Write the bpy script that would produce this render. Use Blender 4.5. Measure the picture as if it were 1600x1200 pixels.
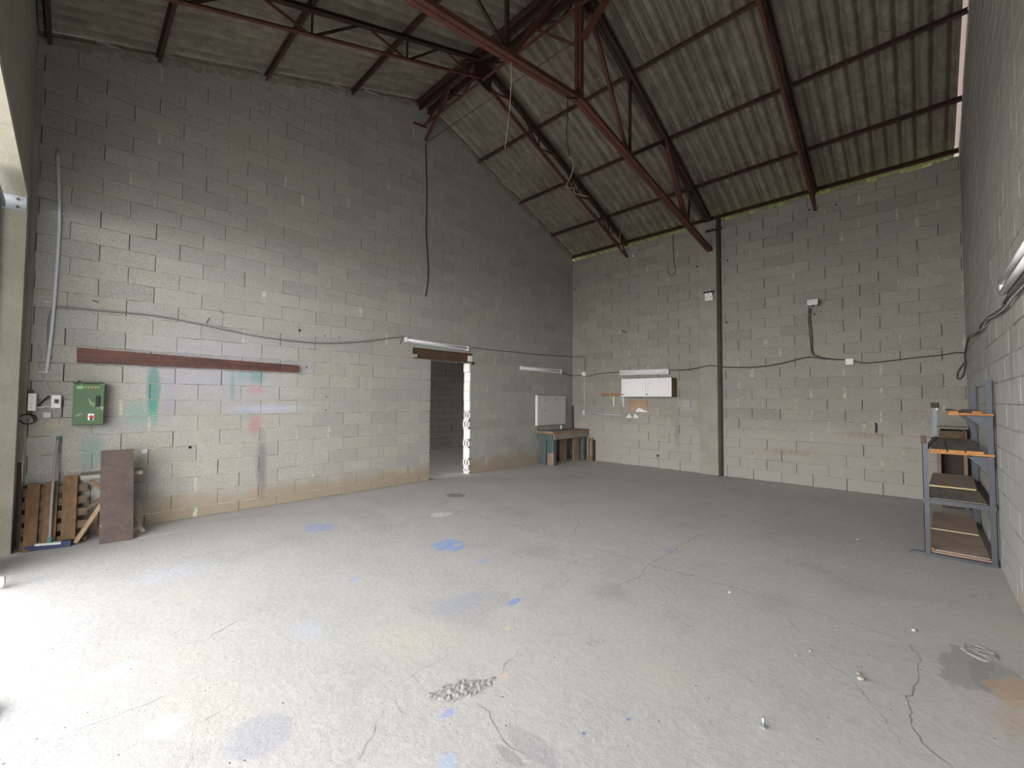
import bpy, math, random
from mathutils import Vector, Matrix
random.seed(7)
D = bpy.data
SC = bpy.context.scene
COL = SC.collection
for o in list(D.objects): D.objects.remove(o)

# ------------------------------------------------------------------ camera
FPX, YAW, PITCH, ROLL = 664.54, math.radians(43.883), math.radians(2.119), math.radians(.388)
CAM = Vector((-9.758, -7.034, 1.603))
FW = Vector((math.cos(YAW)*math.cos(PITCH), math.sin(YAW)*math.cos(PITCH), math.sin(PITCH)))
_r = Vector((math.sin(YAW), -math.cos(YAW), 0)); _u = _r.cross(FW)
RT = _r*math.cos(ROLL)+_u*math.sin(ROLL); UP = -_r*math.sin(ROLL)+_u*math.cos(ROLL)
cd = D.cameras.new('camera'); cam = D.objects.new('camera', cd); COL.objects.link(cam)
cd.sensor_width = 36; cd.lens = FPX/1600*36; cd.clip_start = .02; cd.clip_end = 300
M = Matrix.Identity(4)
for i, v in enumerate((RT, UP, -FW)):
    for j in range(3): M[j][i] = v[j]
M.translation = CAM
cam.matrix_world = M
SC.camera = cam

def at(px, py, ax, v):
    """point of the surveyed plane (axis ax = v) that the photograph shows at px, py"""
    d = FW + RT*((px-800)/FPX) - UP*((py-600)/FPX)
    return CAM + d*((v-CAM[ax])/d[ax])
def A(px, py, y=0.): return at(px, py, 1, y)
def B(px, py, x=0.): return at(px, py, 0, x)
def F(px, py, z=0.): return at(px, py, 2, z)

# ------------------------------------------------------------------ light
w = D.worlds.new('overcast'); SC.world = w; w.use_nodes = True
wn = w.node_tree; bg = wn.nodes['Background']
tc = wn.nodes.new('ShaderNodeTexCoord'); sp = wn.nodes.new('ShaderNodeSeparateXYZ')
wr = wn.nodes.new('ShaderNodeValToRGB')
wn.links.new(tc.outputs['Generated'], sp.inputs[0]); wn.links.new(sp.outputs[2], wr.inputs[0])
wr.color_ramp.elements[0].position = 0; wr.color_ramp.elements[0].color = (1, .972, .955, 1)
e_ = wr.color_ramp.elements.new(.30); e_.color = (.93, .92, .92, 1); e_ = wr.color_ramp.elements.new(.55); e_.color = (.38, .39, .41, 1)
wr.color_ramp.elements[-1].position = 1; wr.color_ramp.elements[-1].color = (.20, .22, .26, 1)
wn.links.new(wr.outputs[0], bg.inputs[0]); bg.inputs[1].default_value = 8.2
def portal(name, loc, rot, sx, sy):
    l = D.lights.new(name, 'AREA'); l.shape = 'RECTANGLE'; l.size = sx; l.size_y = sy
    l.cycles.is_portal = True
    o = D.objects.new(name, l); COL.objects.link(o); o.location = loc; o.rotation_euler = rot
portal('daylight_front', (-10.42, -4.2, 1.86), (0, math.radians(-90), 0), 3.7, 6.2)
portal('daylight_side_room', (-10.42, 2.35, 1.5), (0, math.radians(-90), 0), 3.0, 3.7)
SC.view_settings.view_transform = 'Standard'; SC.view_settings.look = 'None'
SC.view_settings.gamma = 1; SC.view_settings.use_curve_mapping = False
SC.view_settings.exposure = .92
try: SC.cycles.diffuse_bounces = 6; SC.cycles.max_bounces = 10; SC.cycles.sample_clamp_indirect = 6
except Exception: pass

# ------------------------------------------------------------------ geometry helpers
class MB:
    def __init__(s): s.v = []; s.f = []
    def add(s, vs, fs):
        n = len(s.v); s.v += [tuple(q) for q in vs]; s.f += [tuple(i+n for i in f) for f in fs]; return s
    def box(s, lo, hi):
        x0, y0, z0 = lo; x1, y1, z1 = hi
        return s.add([(x0,y0,z0),(x1,y0,z0),(x1,y1,z0),(x0,y1,z0),(x0,y0,z1),(x1,y0,z1),(x1,y1,z1),(x0,y1,z1)],
                     [(0,3,2,1),(4,5,6,7),(0,1,5,4),(1,2,6,5),(2,3,7,6),(3,0,4,7)])
    def bbox(s, lo, hi, b=.003):
        """box with chamfered edges"""
        c = [(lo[i]+hi[i])/2 for i in range(3)]; h = [abs(hi[i]-lo[i])/2 for i in range(3)]
        b = min(b, min(h)*.6); vs = []; idx = {}
        for sx in (-1, 1):
            for sy in (-1, 1):
                for sz in (-1, 1):
                    for k in range(3):
                        q = [sx*h[0], sy*h[1], sz*h[2]]
                        for j, sg in enumerate((sx, sy, sz)):
                            if j != k: q[j] -= sg*b
                        idx[(sx, sy, sz, k)] = len(vs); vs.append([c[j]+q[j] for j in range(3)])
        fs = []
        for k in range(3):
            i, j = (k+1) % 3, (k+2) % 3
            for sg in (-1, 1):
                f = []
                for a, b_ in ((-1,-1),(1,-1),(1,1),(-1,1)):
                    t = [0,0,0]; t[k] = sg; t[i] = a; t[j] = b_
                    f.append(idx[(t[0], t[1], t[2], k)])
                fs.append(tuple(f if sg > 0 else f[::-1]))
            for a in (-1, 1):
                for b_ in (-1, 1):
                    t = [0,0,0]; t[i] = a; t[j] = b_; t[k] = -1; u = t[:]; u[k] = 1
                    fs.append((idx[(*t, i)], idx[(*u, i)], idx[(*u, j)], idx[(*t, j)]))
        for sx in (-1, 1):
            for sy in (-1, 1):
                for sz in (-1, 1): fs.append(tuple(idx[(sx, sy, sz, k)] for k in range(3)))
        return s.add(vs, fs)
    def bar(s, a, b, w, h, up=(0,0,1), off=(0,0)):
        """rectangular bar from a to b, w across, h along up"""
        a = Vector(a); b = Vector(b); d = (b-a).normalized(); u = Vector(up)
        if abs(d.dot(u)) > .98: u = Vector((1,0,0)) if abs(d.x) < .9 else Vector((0,1,0))
        r = d.cross(u).normalized(); u = r.cross(d).normalized()
        vs = []
        for p in (a, b):
            for i, j in ((-1,-1),(1,-1),(1,1),(-1,1)):
                vs.append(p + r*(i*w/2+off[0]) + u*(j*h/2+off[1]))
        return s.add(vs, [(3,2,1,0),(4,5,6,7),(0,1,5,4),(1,2,6,5),(2,3,7,6),(3,0,4,7)])
    def angle(s, a, b, w, t=.006, up=(0,0,1), flip=1):
        """steel angle section"""
        s.bar(a, b, t, w, up, (flip*t/2, 0)); s.bar(a, b, w, t, up, (flip*w/2, -w/2))
        return s
    def tube(s, pts, r, n=8, cap=True, smooth=0):
        P = [Vector(p) for p in pts]
        if smooth:
            Q = []
            for i in range(len(P)-1):
                p0 = P[max(i-1,0)]; p1 = P[i]; p2 = P[i+1]; p3 = P[min(i+2,len(P)-1)]
                for k in range(smooth):
                    t = k/smooth
                    Q.append(.5*((2*p1)+(p2-p0)*t+(2*p0-5*p1+4*p2-p3)*t*t+(3*p1-p0-3*p2+p3)*t**3))
            P = Q+[P[-1]]
        vs = []; u = None
        for i, p in enumerate(P):
            d = (P[min(i+1,len(P)-1)]-P[max(i-1,0)]).normalized()
            if u is None:
                u = d.orthogonal().normalized()
            u = (u-d*u.dot(d)); u = u.normalized() if u.length > 1e-6 else d.orthogonal().normalized()
            v = d.cross(u); rr = r[i] if isinstance(r, (list, tuple)) else r
            for k in range(n):
                a = 2*math.pi*k/n; vs.append(p+u*math.cos(a)*rr+v*math.sin(a)*rr)
        fs = []
        for i in range(len(P)-1):
            for k in range(n):
                fs.append((i*n+k, i*n+(k+1)%n, (i+1)*n+(k+1)%n, (i+1)*n+k))
        if cap: fs += [tuple(range(n))[::-1], tuple(range((len(P)-1)*n, len(P)*n))]
        return s.add(vs, fs)
    def prism(s, poly, axis, v0, v1):
        """extrude 2-D polygon along an axis"""
        n = len(poly)
        def P(q, v):
            l = list(q); l.insert(axis, v); return l
        vs = [P(q, v0) for q in poly]+[P(q, v1) for q in poly]
        fs = [tuple(range(n))[::-1], tuple(range(n, 2*n))]+[(i, (i+1)%n, n+(i+1)%n, n+i) for i in range(n)]
        return s.add(vs, fs)
    def mesh(s, name, mat, smooth=False):
        m = D.meshes.new(name); m.from_pydata(s.v, [], s.f); m.update()
        import bmesh
        bm = bmesh.new(); bm.from_mesh(m); bmesh.ops.recalc_face_normals(bm, faces=bm.faces); bm.to_mesh(m); bm.free()
        if mat: m.materials.append(mat)
        if smooth:
            for p in m.polygons: p.use_smooth = True
        return m
    def build(s, name, mat, parent=None, smooth=False, **kw):
        if parent is not None:
            l = WORLD.get(parent.name, Vector((0,0,0)))
            s.v = [(x-l.x, y-l.y, z-l.z) for x, y, z in s.v]
            wl = l
        else:
            xs = [q[0] for q in s.v]; ys = [q[1] for q in s.v]; zs = [q[2] for q in s.v]
            wl = Vector(((min(xs)+max(xs))/2, (min(ys)+max(ys))/2, min(zs)))
            if kw.pop('origin0', False): wl = Vector((0,0,0))
            s.v = [(x-wl.x, y-wl.y, z-wl.z) for x, y, z in s.v]
        o = D.objects.new(name, s.mesh(name, mat, smooth)); COL.objects.link(o)
        if parent is None: o.location = wl
        else: o.parent = parent
        WORLD[o.name] = wl
        for k, v in kw.items(): o[k] = v
        return o
WORLD = {}
def thing(name, label, cat, loc, group=None):
    o = D.objects.new(name, None); COL.objects.link(o); o.location = loc; o.empty_display_size = .1
    o['label'] = label; o['category'] = cat; WORLD[o.name] = Vector(loc)
    if group: o['group'] = group
    return o
def tag(o, label, cat, group=None):
    o['label'] = label; o['category'] = cat
    if group: o['group'] = group
    return o
def struct(o): o['kind'] = 'structure'; return o

# ------------------------------------------------------------------ materials
class NT:
    def __init__(s, name, rough=.85, metal=0.):
        s.m = D.materials.new(name); s.m.use_nodes = True; s.t = s.m.node_tree; s.b = s.t.nodes['Principled BSDF']
        s.b.inputs['Roughness'].default_value = rough; s.b.inputs['Metallic'].default_value = metal
        s.b.inputs['Specular IOR Level'].default_value = .3
        s._pos = None
    def n(s, typ, **k):
        nd = s.t.nodes.new('ShaderNode'+typ)
        for a, v in k.items(): setattr(nd, a, v)
        return nd
    def put(s, sock, v):
        if isinstance(v, bpy.types.NodeSocket): s.t.links.new(v, sock)
        elif v is not None:
            if sock.type == 'RGBA' and len(v) == 3: v = (*v, 1)
            sock.default_value = v
    def pos(s):
        if s._pos is None: s._pos = s.n('NewGeometry').outputs['Position']
        return s._pos
    def math(s, op, a, b=None, c=None, clamp=False):
        nd = s.n('Math', operation=op, use_clamp=clamp); s.put(nd.inputs[0], a)
        if b is not None: s.put(nd.inputs[1], b)
        if c is not None: s.put(nd.inputs[2], c)
        return nd.outputs[0]
    def vmath(s, op, a, b=None):
        nd = s.n('VectorMath', operation=op); s.put(nd.inputs[0], a)
        if b is not None: s.put(nd.inputs[1], b)
        return nd.outputs['Value'] if op == 'LENGTH' else nd.outputs[0]
    def noise(s, scale, detail=3, rough=.6, vec=None, stretch=None, dist=0):
        v = vec or s.pos()
        if stretch: v = s.vmath('MULTIPLY', v, stretch)
        nd = s.n('TexNoise'); s.put(nd.inputs['Vector'], v)
        nd.inputs['Scale'].default_value = scale; nd.inputs['Detail'].default_value = detail
        nd.inputs['Roughness'].default_value = rough; nd.inputs['Distortion'].default_value = dist
        return nd.outputs[0]
    def voro(s, scale, feature='F1', vec=None, out=0):
        nd = s.n('TexVoronoi', feature=feature); s.put(nd.inputs['Vector'], vec or s.pos()); nd.inputs['Scale'].default_value = scale
        return nd.outputs[out]
    def rng(s, v, a, b, c=0., d=1., smooth=False):
        nd = s.n('MapRange', interpolation_type='SMOOTHSTEP' if smooth else 'LINEAR'); s.put(nd.inputs[0], v)
        for i, q in enumerate((a, b, c, d)): nd.inputs[i+1].default_value = q
        return nd.outputs[0]
    def ramp(s, v, stops):
        nd = s.n('ValToRGB'); s.put(nd.inputs[0], v); cr = nd.color_ramp
        while len(cr.elements) < len(stops): cr.elements.new(.5)
        for e, (p, c) in zip(cr.elements, stops): e.position = p; e.color = (*c, 1)
        return nd.outputs[0]
    def mix(s, f, a, b, mode='MIX'):
        nd = s.n('Mix', data_type='RGBA', blend_type=mode); s.put(nd.inputs[0], f); s.put(nd.inputs[6], a); s.put(nd.inputs[7], b)
        return nd.outputs[2]
    def bump(s, h, dist=.002, strength=1.):
        nd = s.n('Bump'); nd.inputs['Distance'].default_value = dist; nd.inputs['Strength'].default_value = strength
        s.put(nd.inputs['Height'], h); s.t.links.new(nd.outputs[0], s.b.inputs['Normal'])
    def blot(s, c, r, soft=.5, warp=.35, wscale=14, breakup=None):
        """irregular stain: 1 inside, 0 outside the warped ellipsoid"""
        d = s.vmath('MULTIPLY', s.vmath('SUBTRACT', s.pos(), c), tuple(1/q for q in r))
        l = s.vmath('LENGTH', d)
        n = s.noise(wscale, 3)
        l = s.math('ADD', l, s.math('MULTIPLY', s.math('SUBTRACT', n, .5), warp*2))
        m = s.rng(l, 1-soft, 1, 1, 0, True)
        if breakup:
            q = s.noise(breakup, 4); m = s.math('MULTIPLY', m, s.rng(q, .4, .56, .15, 1))
        return m
    def col(s, c): s.put(s.b.inputs['Base Color'], c); return s.m

def simple(name, c, rough=.6, metal=0., var=.12, scale=20, bumpd=.0006, stretch=None):
    t = NT(name, rough, metal)
    n = t.noise(scale, 4, .65, stretch=stretch)
    t.col(t.mix(n, tuple(q*(1-var*1.4) for q in c), tuple(min(1, q*(1+var*1.4)) for q in c)))
    t.bump(t.noise(scale*5, 3, stretch=stretch), bumpd)
    return t.m

def block_mat(name, stops, blots=(), dirt=None, streak=0., tintsc=.45):
    t = NT(name, .92)
    rnd = t.math('FRACT', t.math('ADD', t.n('ObjectInfo').outputs['Random'],
                                 t.math('MULTIPLY', t.n('NewGeometry').outputs['Random Per Island'], 7.31)))
    c = t.ramp(rnd, stops)
    big = t.noise(tintsc, 4, .6)
    c = t.mix(t.rng(big, .38, .62, 0, .55), c, t.mix(.5, c, (.27, .25, .185)))
    med = t.noise(5, 4, .65)
    c = t.mix(t.rng(med, .3, .72, .0, .45), c, (.20, .195, .18))
    if streak:
        sn = t.noise(1, 4, .6, stretch=(7, 7, .5))
        c = t.mix(t.rng(sn, .42, .66, 0, streak), c, (.17, .16, .13))
    fine = t.noise(85, 3, .75)
    c = t.mix(t.rng(fine, .38, .62, .0, .75), c, t.mix(.45, c, (.62,.61,.57)))
    c = t.mix(t.rng(t.noise(48, 3, .8), .46, .66, 0, .5), c, t.mix(.55, c, (.12,.115,.10)))
    pore = t.voro(70)
    pn = t.noise(30, 2)
    pm = t.math('MULTIPLY', t.rng(pore, .14, .24, 1, 0), t.rng(pn, .48, .6, 0, 1))
    c = t.mix(t.math('MULTIPLY', pm, .75), c, (.07, .065, .06))
    if dirt:
        for (z0, z1, cc, k) in dirt:
            sp = t.n('SeparateXYZ'); t.put(sp.inputs[0], t.pos())
            z = t.math('ADD', sp.outputs[2], t.math('MULTIPLY', t.math('SUBTRACT', t.noise(2.2, 4), .5), .9*(z1-z0)+.25))
            c = t.mix(t.rng(z, z0, z1, k, 0, True), c, cc)
    for (p, r, cc, k, kw) in blots:
        c = t.mix(t.math('MULTIPLY', t.blot(p, r, **kw), k), c, cc)
    t.col(c)
    h = t.math('SUBTRACT', t.math('ADD', fine, t.math('MULTIPLY', t.noise(240, 2), .5)), t.math('MULTIPLY', pm, 1.6))
    t.bump(h, .0035, .9)
    return t.m

GREY = [(0, (.25,.255,.25)), (.25, (.315,.31,.285)), (.5, (.35,.34,.31)), (.72, (.28,.29,.295)), (.88, (.36,.335,.295)), (1, (.275,.27,.25))]
SP = dict(soft=.8, warp=.25, wscale=9)
paint = [((-9.02,0,1.72),(.085,1,.40),(.03,.20,.155),.75,dict(soft=.45,warp=.3,wscale=10)),
         ((-9.0,0,1.42),(.05,1,.28),(.05,.30,.22),.5,SP),
         ((-9.14,0,1.40),(.26,1,.22),(.10,.30,.27),.42,SP),
         ((-8.16,0,1.78),(.05,1,.30),(.05,.24,.19),.65,SP),
         ((-8.05,0,1.93),(.09,1,.14),(.05,.30,.22),.5,SP),
         ((-7.86,0,1.92),(.18,1,.14),(.04,.22,.17),.7,SP),
         ((-7.86,0,1.72),(.17,1,.10),(.42,.19,.18),.6,SP),
         ((-7.86,0,1.22),(.13,1,.22),(.36,.17,.17),.6,SP),
         ((-7.99,0,1.38),(.16,1,.14),(.15,.25,.30),.35,SP),
         ((-7.70,0,1.44),(.75,1,.10),(.40,.44,.58),.5,SP),
         ((-7.76,0,.62),(.10,1,.65),(.10,.11,.13),.6,SP),
         ((-8.85,0,1.62),(.10,1,.55),(.28,.26,.36),.4,SP),
         ((-8.3,0,2.0),(1.3,1,.8),(.36,.37,.48),.35,SP),
         ((-9.55,0,.95),(.16,1,.30),(.10,.26,.25),.45,SP),
         ((-9.88,0,1.28),(.13,1,.06),(.42,.37,.24),.7,SP)]
M_blockA = block_mat('concrete_block_left', GREY, paint, [(.12,.42,(.27,.21,.14),.75)])
WARM = [(0, (.185,.17,.145)), (.22, (.24,.22,.19)), (.42, (.27,.247,.21)), (.6, (.215,.205,.187)), (.8, (.29,.265,.225)), (1, (.20,.185,.157))]
stB = [((0,-5.2,.62),(1,.7,.10),(.30,.24,.16),.6,SP), ((0,-6.3,1.02),(1,.5,.09),(.28,.22,.15),.5,SP),
       ((0,-2.95,.9),(1,.10,.5),(.18,.17,.155),.5,SP), ((0,-1.7,1.1),(1,.5,.2),(.25,.23,.2),.4,SP),
       ((0,-3.2,1.5),(1,.3,.2),(.45,.46,.47),.4,SP), ((0,-2.6,.75),(1,.2,.07),(.30,.26,.18),.7,SP)]
M_blockB = block_mat('concrete_block_back', WARM, stB, [(.85,1.35,(.39,.375,.335),.5)])
M_blockC = block_mat('concrete_block_right', [(0,(.33,.325,.29)),(.4,(.36,.355,.32)),(.7,(.345,.34,.31)),(1,(.375,.365,.33))],
                     [((-3.0,-7.6,2.1),(.12,1,.4),(.16,.17,.18),.6,SP), ((-4.6,-7.6,2.0),(.2,1,.4),(.2,.2,.2),.4,SP),
                      ((-5.2,-7.6,.9),(.8,1,.5),(.27,.28,.28),.5,SP), ((-4.9,-7.6,.05),(.9,1,.12),(.40,.27,.18),.6,SP)],
                     [(1.6,2.2,(.42,.43,.42),.45)], streak=.55)
M_blockD = block_mat('concrete_block_side_room', [(0,(.27,.26,.245)),(.5,(.33,.32,.30)),(1,(.29,.28,.265))])

def mortar_mat(name, c, c2):
    t = NT(name, .95); n = t.noise(9, 5, .7)
    t.col(t.mix(t.rng(n, .35, .65), c, c2)); t.bump(t.noise(60, 4, .75), .004); return t.m
M_mortA = mortar_mat('lime_mortar', (.30,.285,.24), (.52,.50,.43))
M_mortB = mortar_mat('tan_mortar', (.26,.235,.19), (.48,.45,.375))
M_mortC = mortar_mat('flush_mortar', (.30,.295,.265), (.35,.345,.315))
M_mortG = mortar_mat('grey_mortar', (.21,.195,.165), (.32,.30,.255))
M_core = mortar_mat('wall_core', (.13,.125,.115), (.2,.195,.18))
M_conc = NT('cast_concrete', .9)
def cast(name, base, dark, ws=(1,1,1)):
    t = NT(name, .9); n = t.noise(3, 5, .65, stretch=ws)
    c = t.mix(t.rng(n, .3, .7), dark, base)
    c = t.mix(t.rng(t.noise(70, 3, .7), .3, .7, 0, .35), c, t.mix(.5, c, (.6,.58,.52)))
    pm = t.rng(t.voro(16), .05, .1, 1, 0)
    c = t.mix(t.math('MULTIPLY', pm, .6), c, (.08,.075,.07))
    t.col(c); t.bump(t.math('ADD', t.noise(40, 4, .7), t.noise(1, 3, stretch=(30*ws[0], 30, 4))), .003)
    return t.m
M_pillar = cast('pillar_concrete', (.31,.29,.25), (.22,.205,.175))
M_lintel = cast('pale_cast_concrete', (.40,.38,.31), (.30,.28,.22))
M_white = simple('white_plaster', (.66,.65,.63), .8, var=.05, scale=30, bumpd=.002)

def floor_mat():
    t = NT('worn_concrete_floor', .72)
    n1 = t.noise(.55, 5, .62); n2 = t.noise(3.2, 6, .7); n3 = t.noise(24, 5, .75)
    c = t.mix(t.rng(n1, .34, .66), (.44,.435,.428), (.50,.492,.482))
    c = t.mix(t.rng(n2, .35, .68, 0, .4), c, (.53,.522,.512))
    c = t.mix(t.rng(t.noise(1.4, 5, .65, dist=.6), .52, .66, 0, .55), c, (.37,.37,.385))
    c = t.mix(t.rng(n3, .38, .66, 0, .35), c, (.62,.605,.58))
    c = t.mix(t.rng(t.noise(75, 3, .8), .5, .75, 0, .32), c, (.27,.26,.245))
    c = t.mix(t.rng(t.noise(13, 6, .8), .55, .68, 0, .45), c, (.36,.35,.335))
    c = t.mix(t.rng(t.noise(7, 6, .8), .58, .7, 0, .30), c, (.33,.32,.305))
    warm = t.noise(.8, 3, .5, stretch=(1.3, .8, 1))
    c = t.mix(t.rng(warm, .5, .68, 0, .42), c, (.56,.505,.44))
    # the back of the hall is dirtier than the driven part
    S = dict(soft=.25, warp=.25, wscale=9)
    W = dict(soft=.9, warp=.4, wscale=3); R = dict(soft=.12, warp=.8, wscale=7)
    L = [(F(1250,830),(1.0,.7,1),(.29,.285,.28),.3,W),
         (F(701,852),(.20,.22,1),(.19,.31,.62),1.05,dict(soft=.22,warp=.28,wscale=9,breakup=8)),
         (F(499,824),(.17,.20,1),(.18,.32,.68),.7,dict(soft=.2,warp=.25,wscale=10,breakup=14)),
         (F(752,876),(.09,.06,1),(.2,.36,.72),.6,dict(soft=.4,warp=.5,wscale=20,breakup=20)),
         (F(803,940),(.09,.04,1),(.14,.26,.60),.8,dict(soft=.4,warp=.5,wscale=18)),
         (F(720,942),(.26,.14,1),(.32,.34,.40),.7,S), (F(950,925),(.28,.22,1),(.29,.29,.31),.6,W),
         (F(553,905),(.06,.05,1),(.2,.36,.70),.7,dict(soft=.5,warp=.5,wscale=18,breakup=20)),
         (F(1050,860),(.10,.10,1),(.30,.34,.44),.6,S), (F(948,888),(.12,.06,1),(.50,.46,.26),.45,W),
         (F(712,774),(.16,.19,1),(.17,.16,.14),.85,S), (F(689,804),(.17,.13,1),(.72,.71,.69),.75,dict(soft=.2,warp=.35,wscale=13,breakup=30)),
         (F(255,1135),(.10,.10,1),(.8,.8,.8),.8,dict(soft=.4,warp=.6,wscale=18,breakup=35)),
         (F(170,1055),(.18,.12,1),(.50,.57,.68),.5,W), (F(195,1037),(.05,.03,1),(.35,.5,.7),.6,S),
         (F(405,1150),(.16,.17,1),(.31,.32,.36),.7,S), (F(830,1165),(.07,.18,1),(.30,.295,.31),.65,S), (F(795,1180),(.03,.10,1),(.24,.235,.23),.7,S),
         (F(480,985),(.14,.25,1),(.42,.46,.56),.5,W), (F(275,895),(.5,.4,1),(.43,.47,.55),.35,W),
         (F(1510,1045),(.30,.13,1),(.24,.24,.24),.75,R), (F(1560,1062),(.25,.12,1),(.24,.24,.24),.7,R), (F(1592,1085),(.2,.12,1),(.46,.31,.19),.7,R),
         (F(1590,1130),(.3,.12,1),(.42,.31,.22),.6,W),
         (F(1175,1015),(.3,.2,1),(.38,.385,.42),.4,W), (F(1210,940),(.35,.2,1),(.30,.30,.32),.45,W),
         (F(250,835),(.35,.06,1),(.60,.59,.58),.5,dict(soft=.5,warp=.5,wscale=8)), (F(800,800),(.5,.5,1),(.34,.34,.36),.35,W),
         (F(700,1190),(.05,.05,1),(.3,.45,.66),.5,S), (F(912,1146),(.012,.012,1),(.1,.15,.45),.9,S), (F(982,1124),(.012,.012,1),(.1,.15,.45),.9,S),
         (F(700,1115),(.05,.03,1),(.2,.3,.62),.6,dict(soft=.4,warp=.7,wscale=30)), (F(788,1057),(.05,.05,1),(.62,.42,.33),.5,W),
         (F(640,1000),(.5,.5,1),(.50,.44,.35),.35,W), (F(793,982),(.04,.03,1),(.66,.52,.25),.6,W)]
    L = [(p, r, tuple(q*1.22 for q in cc), k, kw) for (p, r, cc, k, kw) in L]
    for (p, r, cc, k, kw) in L:
        c = t.mix(t.math('MULTIPLY', t.blot(tuple(p), r, **kw), k*(.85 if max(cc)-min(cc) < .13 else .8)), c, cc)
    # small dark pits and light flecks
    pv = t.voro(11); gate = t.noise(3, 2)
    pit = t.math('MULTIPLY', t.rng(pv, .035, .075, 1, 0), t.rng(gate, .42, .55, 0, 1))
    c = t.mix(t.math('MULTIPLY', pit, .7), c, (.13,.12,.11))
    fl = t.rng(t.voro(17, vec=t.vmath('ADD', t.pos(), (3.3,1.7,0))), .03, .05, 1, 0)
    c = t.mix(t.math('MULTIPLY', fl, .35), c, (.72,.71,.68))
    # hairline crazing
    wp = t.vmath('ADD', t.pos(), t.vmath('MULTIPLY', t.n('TexNoise').outputs['Color'], (.0,.0,.0)))
    nd = t.n('TexNoise'); t.put(nd.inputs['Vector'], t.pos()); nd.inputs['Scale'].default_value = 1.8; nd.inputs['Detail'].default_value = 6
    wp = t.vmath('ADD', t.pos(), t.vmath('MULTIPLY', t.vmath('SUBTRACT', nd.outputs['Color'], (.5,.5,.5)), (1.1,1.1,0)))
    ed = t.voro(.62, 'DISTANCE_TO_EDGE', wp)
    cg = t.noise(.9, 3)
    cr = t.math('MULTIPLY', t.rng(ed, .0006, .0028, 1, 0), t.rng(cg, .52, .62, 0, 1))
    c = t.mix(t.math('MULTIPLY', cr, .28), c, (.17,.155,.14))
    t.col(c)
    pits = t.rng(t.noise(38, 5, .8), .28, .44, 0, 1)
    h = t.math('ADD', t.math('MULTIPLY', n3, .9), t.math('MULTIPLY', pits, .5))
    h = t.math('SUBTRACT', h, pit)
    h = t.math('ADD', h, t.math('MULTIPLY', n2, 1.5))
    t.bump(h, .0055, .8)
    t.put(t.b.inputs['Roughness'], t.rng(n2, .3, .7, .62, .85))
    return t.m
M_floor = floor_mat()

def sheet_mat():
    t = NT('fibre_cement_sheet', .9)
    rnd = t.n('ObjectInfo').outputs['Random']
    c = t.ramp(rnd, [(0,(.20,.172,.138)),(.4,(.235,.203,.162)),(.7,(.215,.185,.15)),(1,(.26,.225,.18))])
    st = t.noise(1, 5, .7, stretch=(1.6, 14, 1))
    c = t.mix(t.rng(st, .36, .66, 0, .75), c, (.115,.095,.078))
    c = t.mix(t.rng(t.noise(4, 5, .75), .45, .7, 0, .5), c, (.38,.345,.28))
    c = t.mix(t.rng(t.noise(55, 3, .8), .5, .72, 0, .35), c, (.36,.34,.28))
    t.col(c); t.bump(t.noise(50, 4, .8), .003); return t.m
M_sheet = sheet_mat()
def steel_mat(name, c, rust, rough=.6, metal=.0):
    t = NT(name, rough, metal); n = t.noise(6, 5, .7)
    cc = t.mix(t.rng(n, .42, .65), c, rust); cc = t.mix(t.rng(t.noise(60, 3, .7), .6, .75, 0, .35), cc, (.34,.27,.23))
    t.col(cc); t.bump(t.noise(90, 3), .0012); return t.m
M_red = steel_mat('red_oxide_steel', (.11,.036,.028), (.075,.032,.022))
M_dark = steel_mat('dark_oxide_steel', (.05,.023,.018), (.032,.018,.014))
M_purlin = steel_mat('purlin_steel', (.07,.033,.025), (.045,.026,.02))
M_rust = steel_mat('brown_rusty_steel', (.075,.048,.033), (.12,.062,.036))
M_post = steel_mat('black_brown_steel', (.035,.028,.024), (.06,.04,.03))
M_shelfsteel = simple('grey_blue_steel', (.085,.092,.105), .45, .55, var=.2, scale=14)
M_strut = simple('pale_blue_steel', (.19,.23,.26), .5, .3)
M_galv = simple('galvanised_steel', (.42,.47,.53), .4, .6, var=.12, scale=8)
M_cable = simple('grey_black_cable', (.06,.058,.055), .55, scale=40)
M_cablem = simple('mid_grey_cable', (.17,.17,.17), .5)
M_cableg = simple('grey_cable', (.36,.37,.38), .5, scale=40)
M_black = simple('black_plastic', (.02,.02,.022), .4)
M_pvc = simple('grey_pvc', (.50,.53,.57), .35, var=.05)
M_plw = simple('white_plastic', (.72,.72,.69), .4, var=.04)
M_plg = simple('pale_grey_plastic', (.50,.52,.56), .45, var=.05)
M_lampw = simple('white_enamel', (.62,.62,.61), .35, var=.10, scale=25)
M_tube = simple('lamp_tube_glass', (.84,.85,.86), .2, var=.02)
M_reflect = simple('lamp_reflector', (.75,.76,.77), .3, .3, var=.05)
M_string = simple('pale_string', (.42,.37,.27), .9)
def wood_mat(name, c, d, st=(4,4,40), rough=.75, fleck=None):
    t = NT(name, rough); tcn = t.n('TexCoord').outputs['Object']
    n = t.noise(1, 5, .65, vec=t.vmath('MULTIPLY', tcn, st)); n2 = t.noise(2.3, 4, .6)
    cc = t.mix(t.rng(n, .32, .68), d, c); cc = t.mix(t.rng(n2, .45, .7, 0, .55), cc, tuple(q*.6 for q in d))
    if fleck: cc = t.mix(t.rng(t.noise(22, 3, .8), .66, .72, 0, .8), cc, fleck)
    t.col(cc); t.bump(n, .0015); return t.m
M_beam = wood_mat('red_brown_painted_timber', (.14,.055,.038), (.045,.03,.03), (1.5,26,26), .6, (.32,.28,.27))
M_pallet = wood_mat('pallet_pine', (.21,.125,.062), (.12,.072,.04), (25,25,3))
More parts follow.
